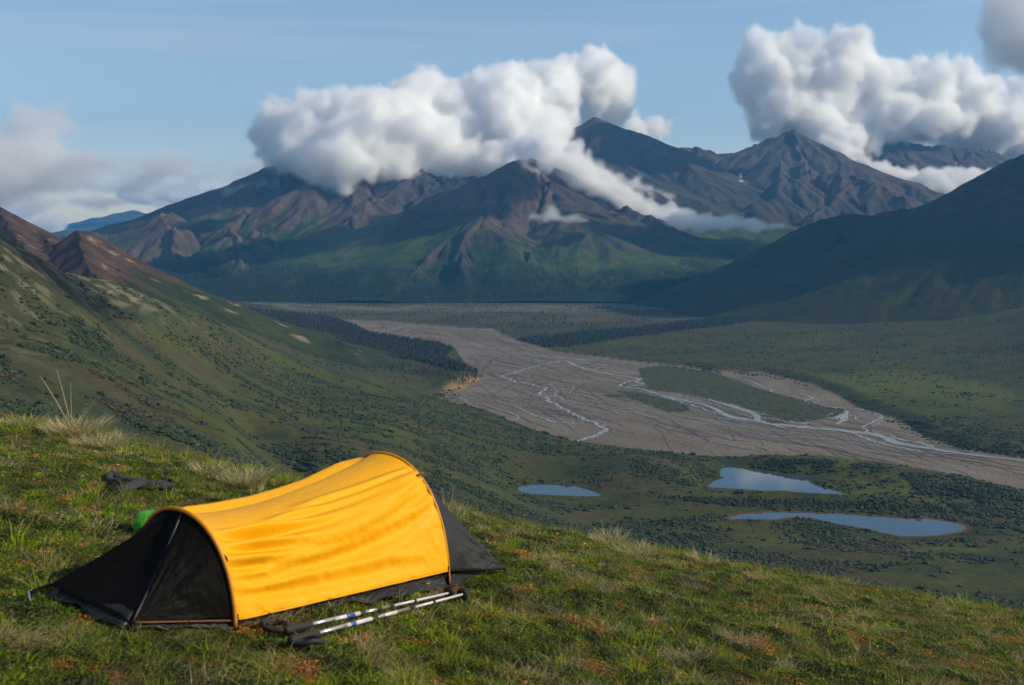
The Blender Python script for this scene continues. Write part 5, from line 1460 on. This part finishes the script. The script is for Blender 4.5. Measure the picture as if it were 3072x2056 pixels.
ok = isl & (rng.random(len(x)) < .8); add(x[ok], y[ok], rng.uniform(.6, 1.6, ok.sum()), 0)
# lush thickets on the mounds between pond and gravel
for poly, nn, s0, s1 in [([(2240, 1390), (2350, 1372), (2480, 1378), (2700, 1400), (2600, 1420), (2400, 1425), (2300, 1425)], 1500, 1.2, 3.0), ([(2700, 1420), (2900, 1430), (3072, 1480), (3072, 1600), (2900, 1540), (2760, 1480)], 2600, 1.5, 3.4),
                         ([(1870, 1350), (2000, 1355), (2130, 1400), (2160, 1430), (2080, 1460), (1900, 1430)], 800, 1.0, 2.4), ([(1950, 1490), (2400, 1480), (2800, 1510), (2860, 1540), (2600, 1530), (2200, 1520)], 1500, 1., 2.6),
                         ([(1100, 1200), (1400, 1180), (1330, 1210), (1500, 1270), (1700, 1330), (1500, 1320), (1200, 1250)], 1400, 1., 2.4), ([(2000, 1100), (2300, 1125), (2450, 1165), (2300, 1130), (2130, 1122)], 900, 1.5, 3.),
                         ([(2650, 1260), (2800, 1330), (3072, 1372), (3072, 1300), (2800, 1260)], 1500, 1., 2.5), ([(760, 1340), (860, 1330), (1000, 1390), (940, 1400)], 800, 1.2, 3.0)]:
    x, y = px_sample(nn, poly); j = fbm(x / 60, y / 60, 3, 931) + rng.normal(0, .18, len(x)) > -.05; x, y = x[j], y[j]
    j = ~np.any([inside(x, y, p_) | (poly_dist(x, y, p_) < 9) for p_ in PONDS.values()], axis=0); x, y = x[j], y[j]; add(x, y, rng.uniform(s0, s1, len(x)), (rng.random(len(x)) < .6).astype(int))
x, y, s, k = map(np.concatenate, (BXS, BYS, BSZ, BK))
z = vz(x, y) - .15
scatter('shrubs', np.stack([x, y, z], -1), s, rng.uniform(0, 6.28, len(x)), rng.random(len(x)), k, VP)
print('shrubs', len(x))

BXS, BYS, BSZ, BK = [], [], [], []
FL = [(745, 925), (1000, 952), (1080, 985), (1100, 998), (1200, 1014), (1310, 1030), (1365, 1048), (1330, 1075), (1400, 1100), (1440, 1122), (1380, 1115), (1250, 1085), (1120, 1068), (960, 1030), (840, 990), (770, 955)]
FR = [(1553, 1018), (1700, 1003), (1900, 985), (2150, 955), (2330, 953), (2200, 975), (2000, 998), (1850, 1018), (1700, 1042), (1640, 1042)]
x, y = px_sample(9000, FL); add(x, y, rng.uniform(8, 16, len(x)), 3)
x, y = px_sample(3000, [(800, 960), (960, 1030), (1120, 1070), (1440, 1125), (1420, 1150), (1100, 1110), (900, 1050), (780, 985)]); j = rng.random(len(x)) < .5; add(x[j], y[j], rng.uniform(5, 11, j.sum()), 3)
x, y = px_sample(5500, FR); add(x, y, rng.uniform(8, 15, len(x)), 3)
x, y = px_sample(6500, [(700, 905), (2050, 900), (2200, 930), (1900, 985), (1560, 1012), (1480, 985), (1150, 960), (900, 945), (700, 915)]); dd = fbm(x / 300, y / 300, 3, 911); j = dd + .6 * rng.random(len(x)) > .3; add(x[j], y[j], rng.uniform(5, 11, j.sum()), 3)
x, y = px_sample(3500, [(2000, 940), (2600, 900), (3072, 960), (3072, 1150), (2500, 1130), (2100, 1090), (1700, 1050), (2000, 1000)]); dd = fbm(x / 260, y / 200, 3, 912); j = dd + .3 * rng.random(len(x)) > .28; add(x[j], y[j], rng.uniform(5, 9, j.sum()), 4)
x, y, s, k = map(np.concatenate, (BXS, BYS, BSZ, BK))
scatter('spruce_forest', np.stack([x, y, vz(x, y) - .2], -1), s, rng.uniform(0, 6.28, len(x)), rng.random(len(x)), k, VP)
print('spruces', len(x))
# far forest on the mountains' apron
x, y = world_sample(26000, 6000, 7600, -.42, .30); z = bilinear(MH, x, y); j = (z < 150 + 80 * fbm(x / 300, y / 300, 3, 921)) & (fbm(x / 180, y / 180, 3, 922) + .5 * rng.random(len(x)) > .0)
scatter('far_forest', np.stack([x[j], y[j], z[j] - .5], -1), rng.uniform(9, 19, j.sum()), rng.uniform(0, 6.28, j.sum()), rng.random(j.sum()), np.full(j.sum(), 3), VP)

# the nearest spruces, each its own tree
tree_groups = [
    ([(1600, 1320), (2130, 1370), (2150, 1430), (2050, 1480), (1850, 1470), (1700, 1440)], 60, 'small dark spruce on the rounded knoll left of the middle pond', 'spruces on the knoll by the middle pond', 5, 9),
    ([(2090, 1515), (2180, 1550), (2450, 1560), (2560, 1600), (2300, 1600), (2050, 1580)], 34, 'small spruce on the near shore of the long pond', 'spruces along the near shore of the long pond', 4, 7),
    ([(1100, 1330), (1500, 1330), (1560, 1430), (1300, 1440), (1100, 1400)], 46, 'lone dark spruce on the open slope above the small left pond', 'spruces on the slope above the left pond', 5, 9),
    ([(820, 1130), (1300, 1200), (1350, 1290), (1000, 1290), (820, 1220)], 60, 'lone dark spruce on the shrubby slope below the hillside', 'spruces on the slope left of the gravel', 6, 10),
    ([(2320, 1385), (2700, 1400), (3000, 1460), (2900, 1480), (2500, 1420)], 44, 'dark spruce on the green bank between middle pond and gravel', 'spruces on the bank behind the middle pond', 5, 9)]
tm = [bpy.data.meshes.new('crown'), bpy.data.meshes.new('crown'), bpy.data.meshes.new('trunk')]
for m, sd in zip(tm[:2], (14, 15)):
    V, Fc = cone_tree(sd, 6, 7); m.from_pydata(V, [], Fc); m.materials.append(mt)
V = [(math.cos(a) * q, math.sin(a) * q, z_) for z_, q in ((-.03, .022), (.3, .012)) for a in (0, 1.57, 3.14, 4.71)]
tm[2].from_pydata(V, [], [(0, 1, 5, 4), (1, 2, 6, 5), (2, 3, 7, 6), (3, 0, 4, 7)]); tm[2].materials.append(simple_mat('spruce_bark', (.06, .045, .03), .9))
for poly, nn, lab, grp, h0, h1 in tree_groups:
    x, y = px_sample(nn, poly); j = ~np.any([inside(x, y, p_) | (poly_dist(x, y, p_) < 7) for p_ in PONDS.values()], axis=0) & ~inside(x, y, BED); x, y = x[j], y[j]; z = vz(x, y)
    for i in range(len(x)):
        t = bpy.data.objects.new('spruce_tree', None); COL.objects.link(t)
        h = float(rng.uniform(h0, h1)); t.location = (x[i], y[i], z[i]); t.rotation_euler = (0, 0, float(rng.uniform(0, 6.28))); t.scale = (h, h, h)
        tag(t, lab, 'spruce tree', grp)
        for nm, m in (('crown', tm[i % 2]), ('trunk', tm[2])):
            c = bpy.data.objects.new(nm, m); COL.objects.link(c); c.parent = t
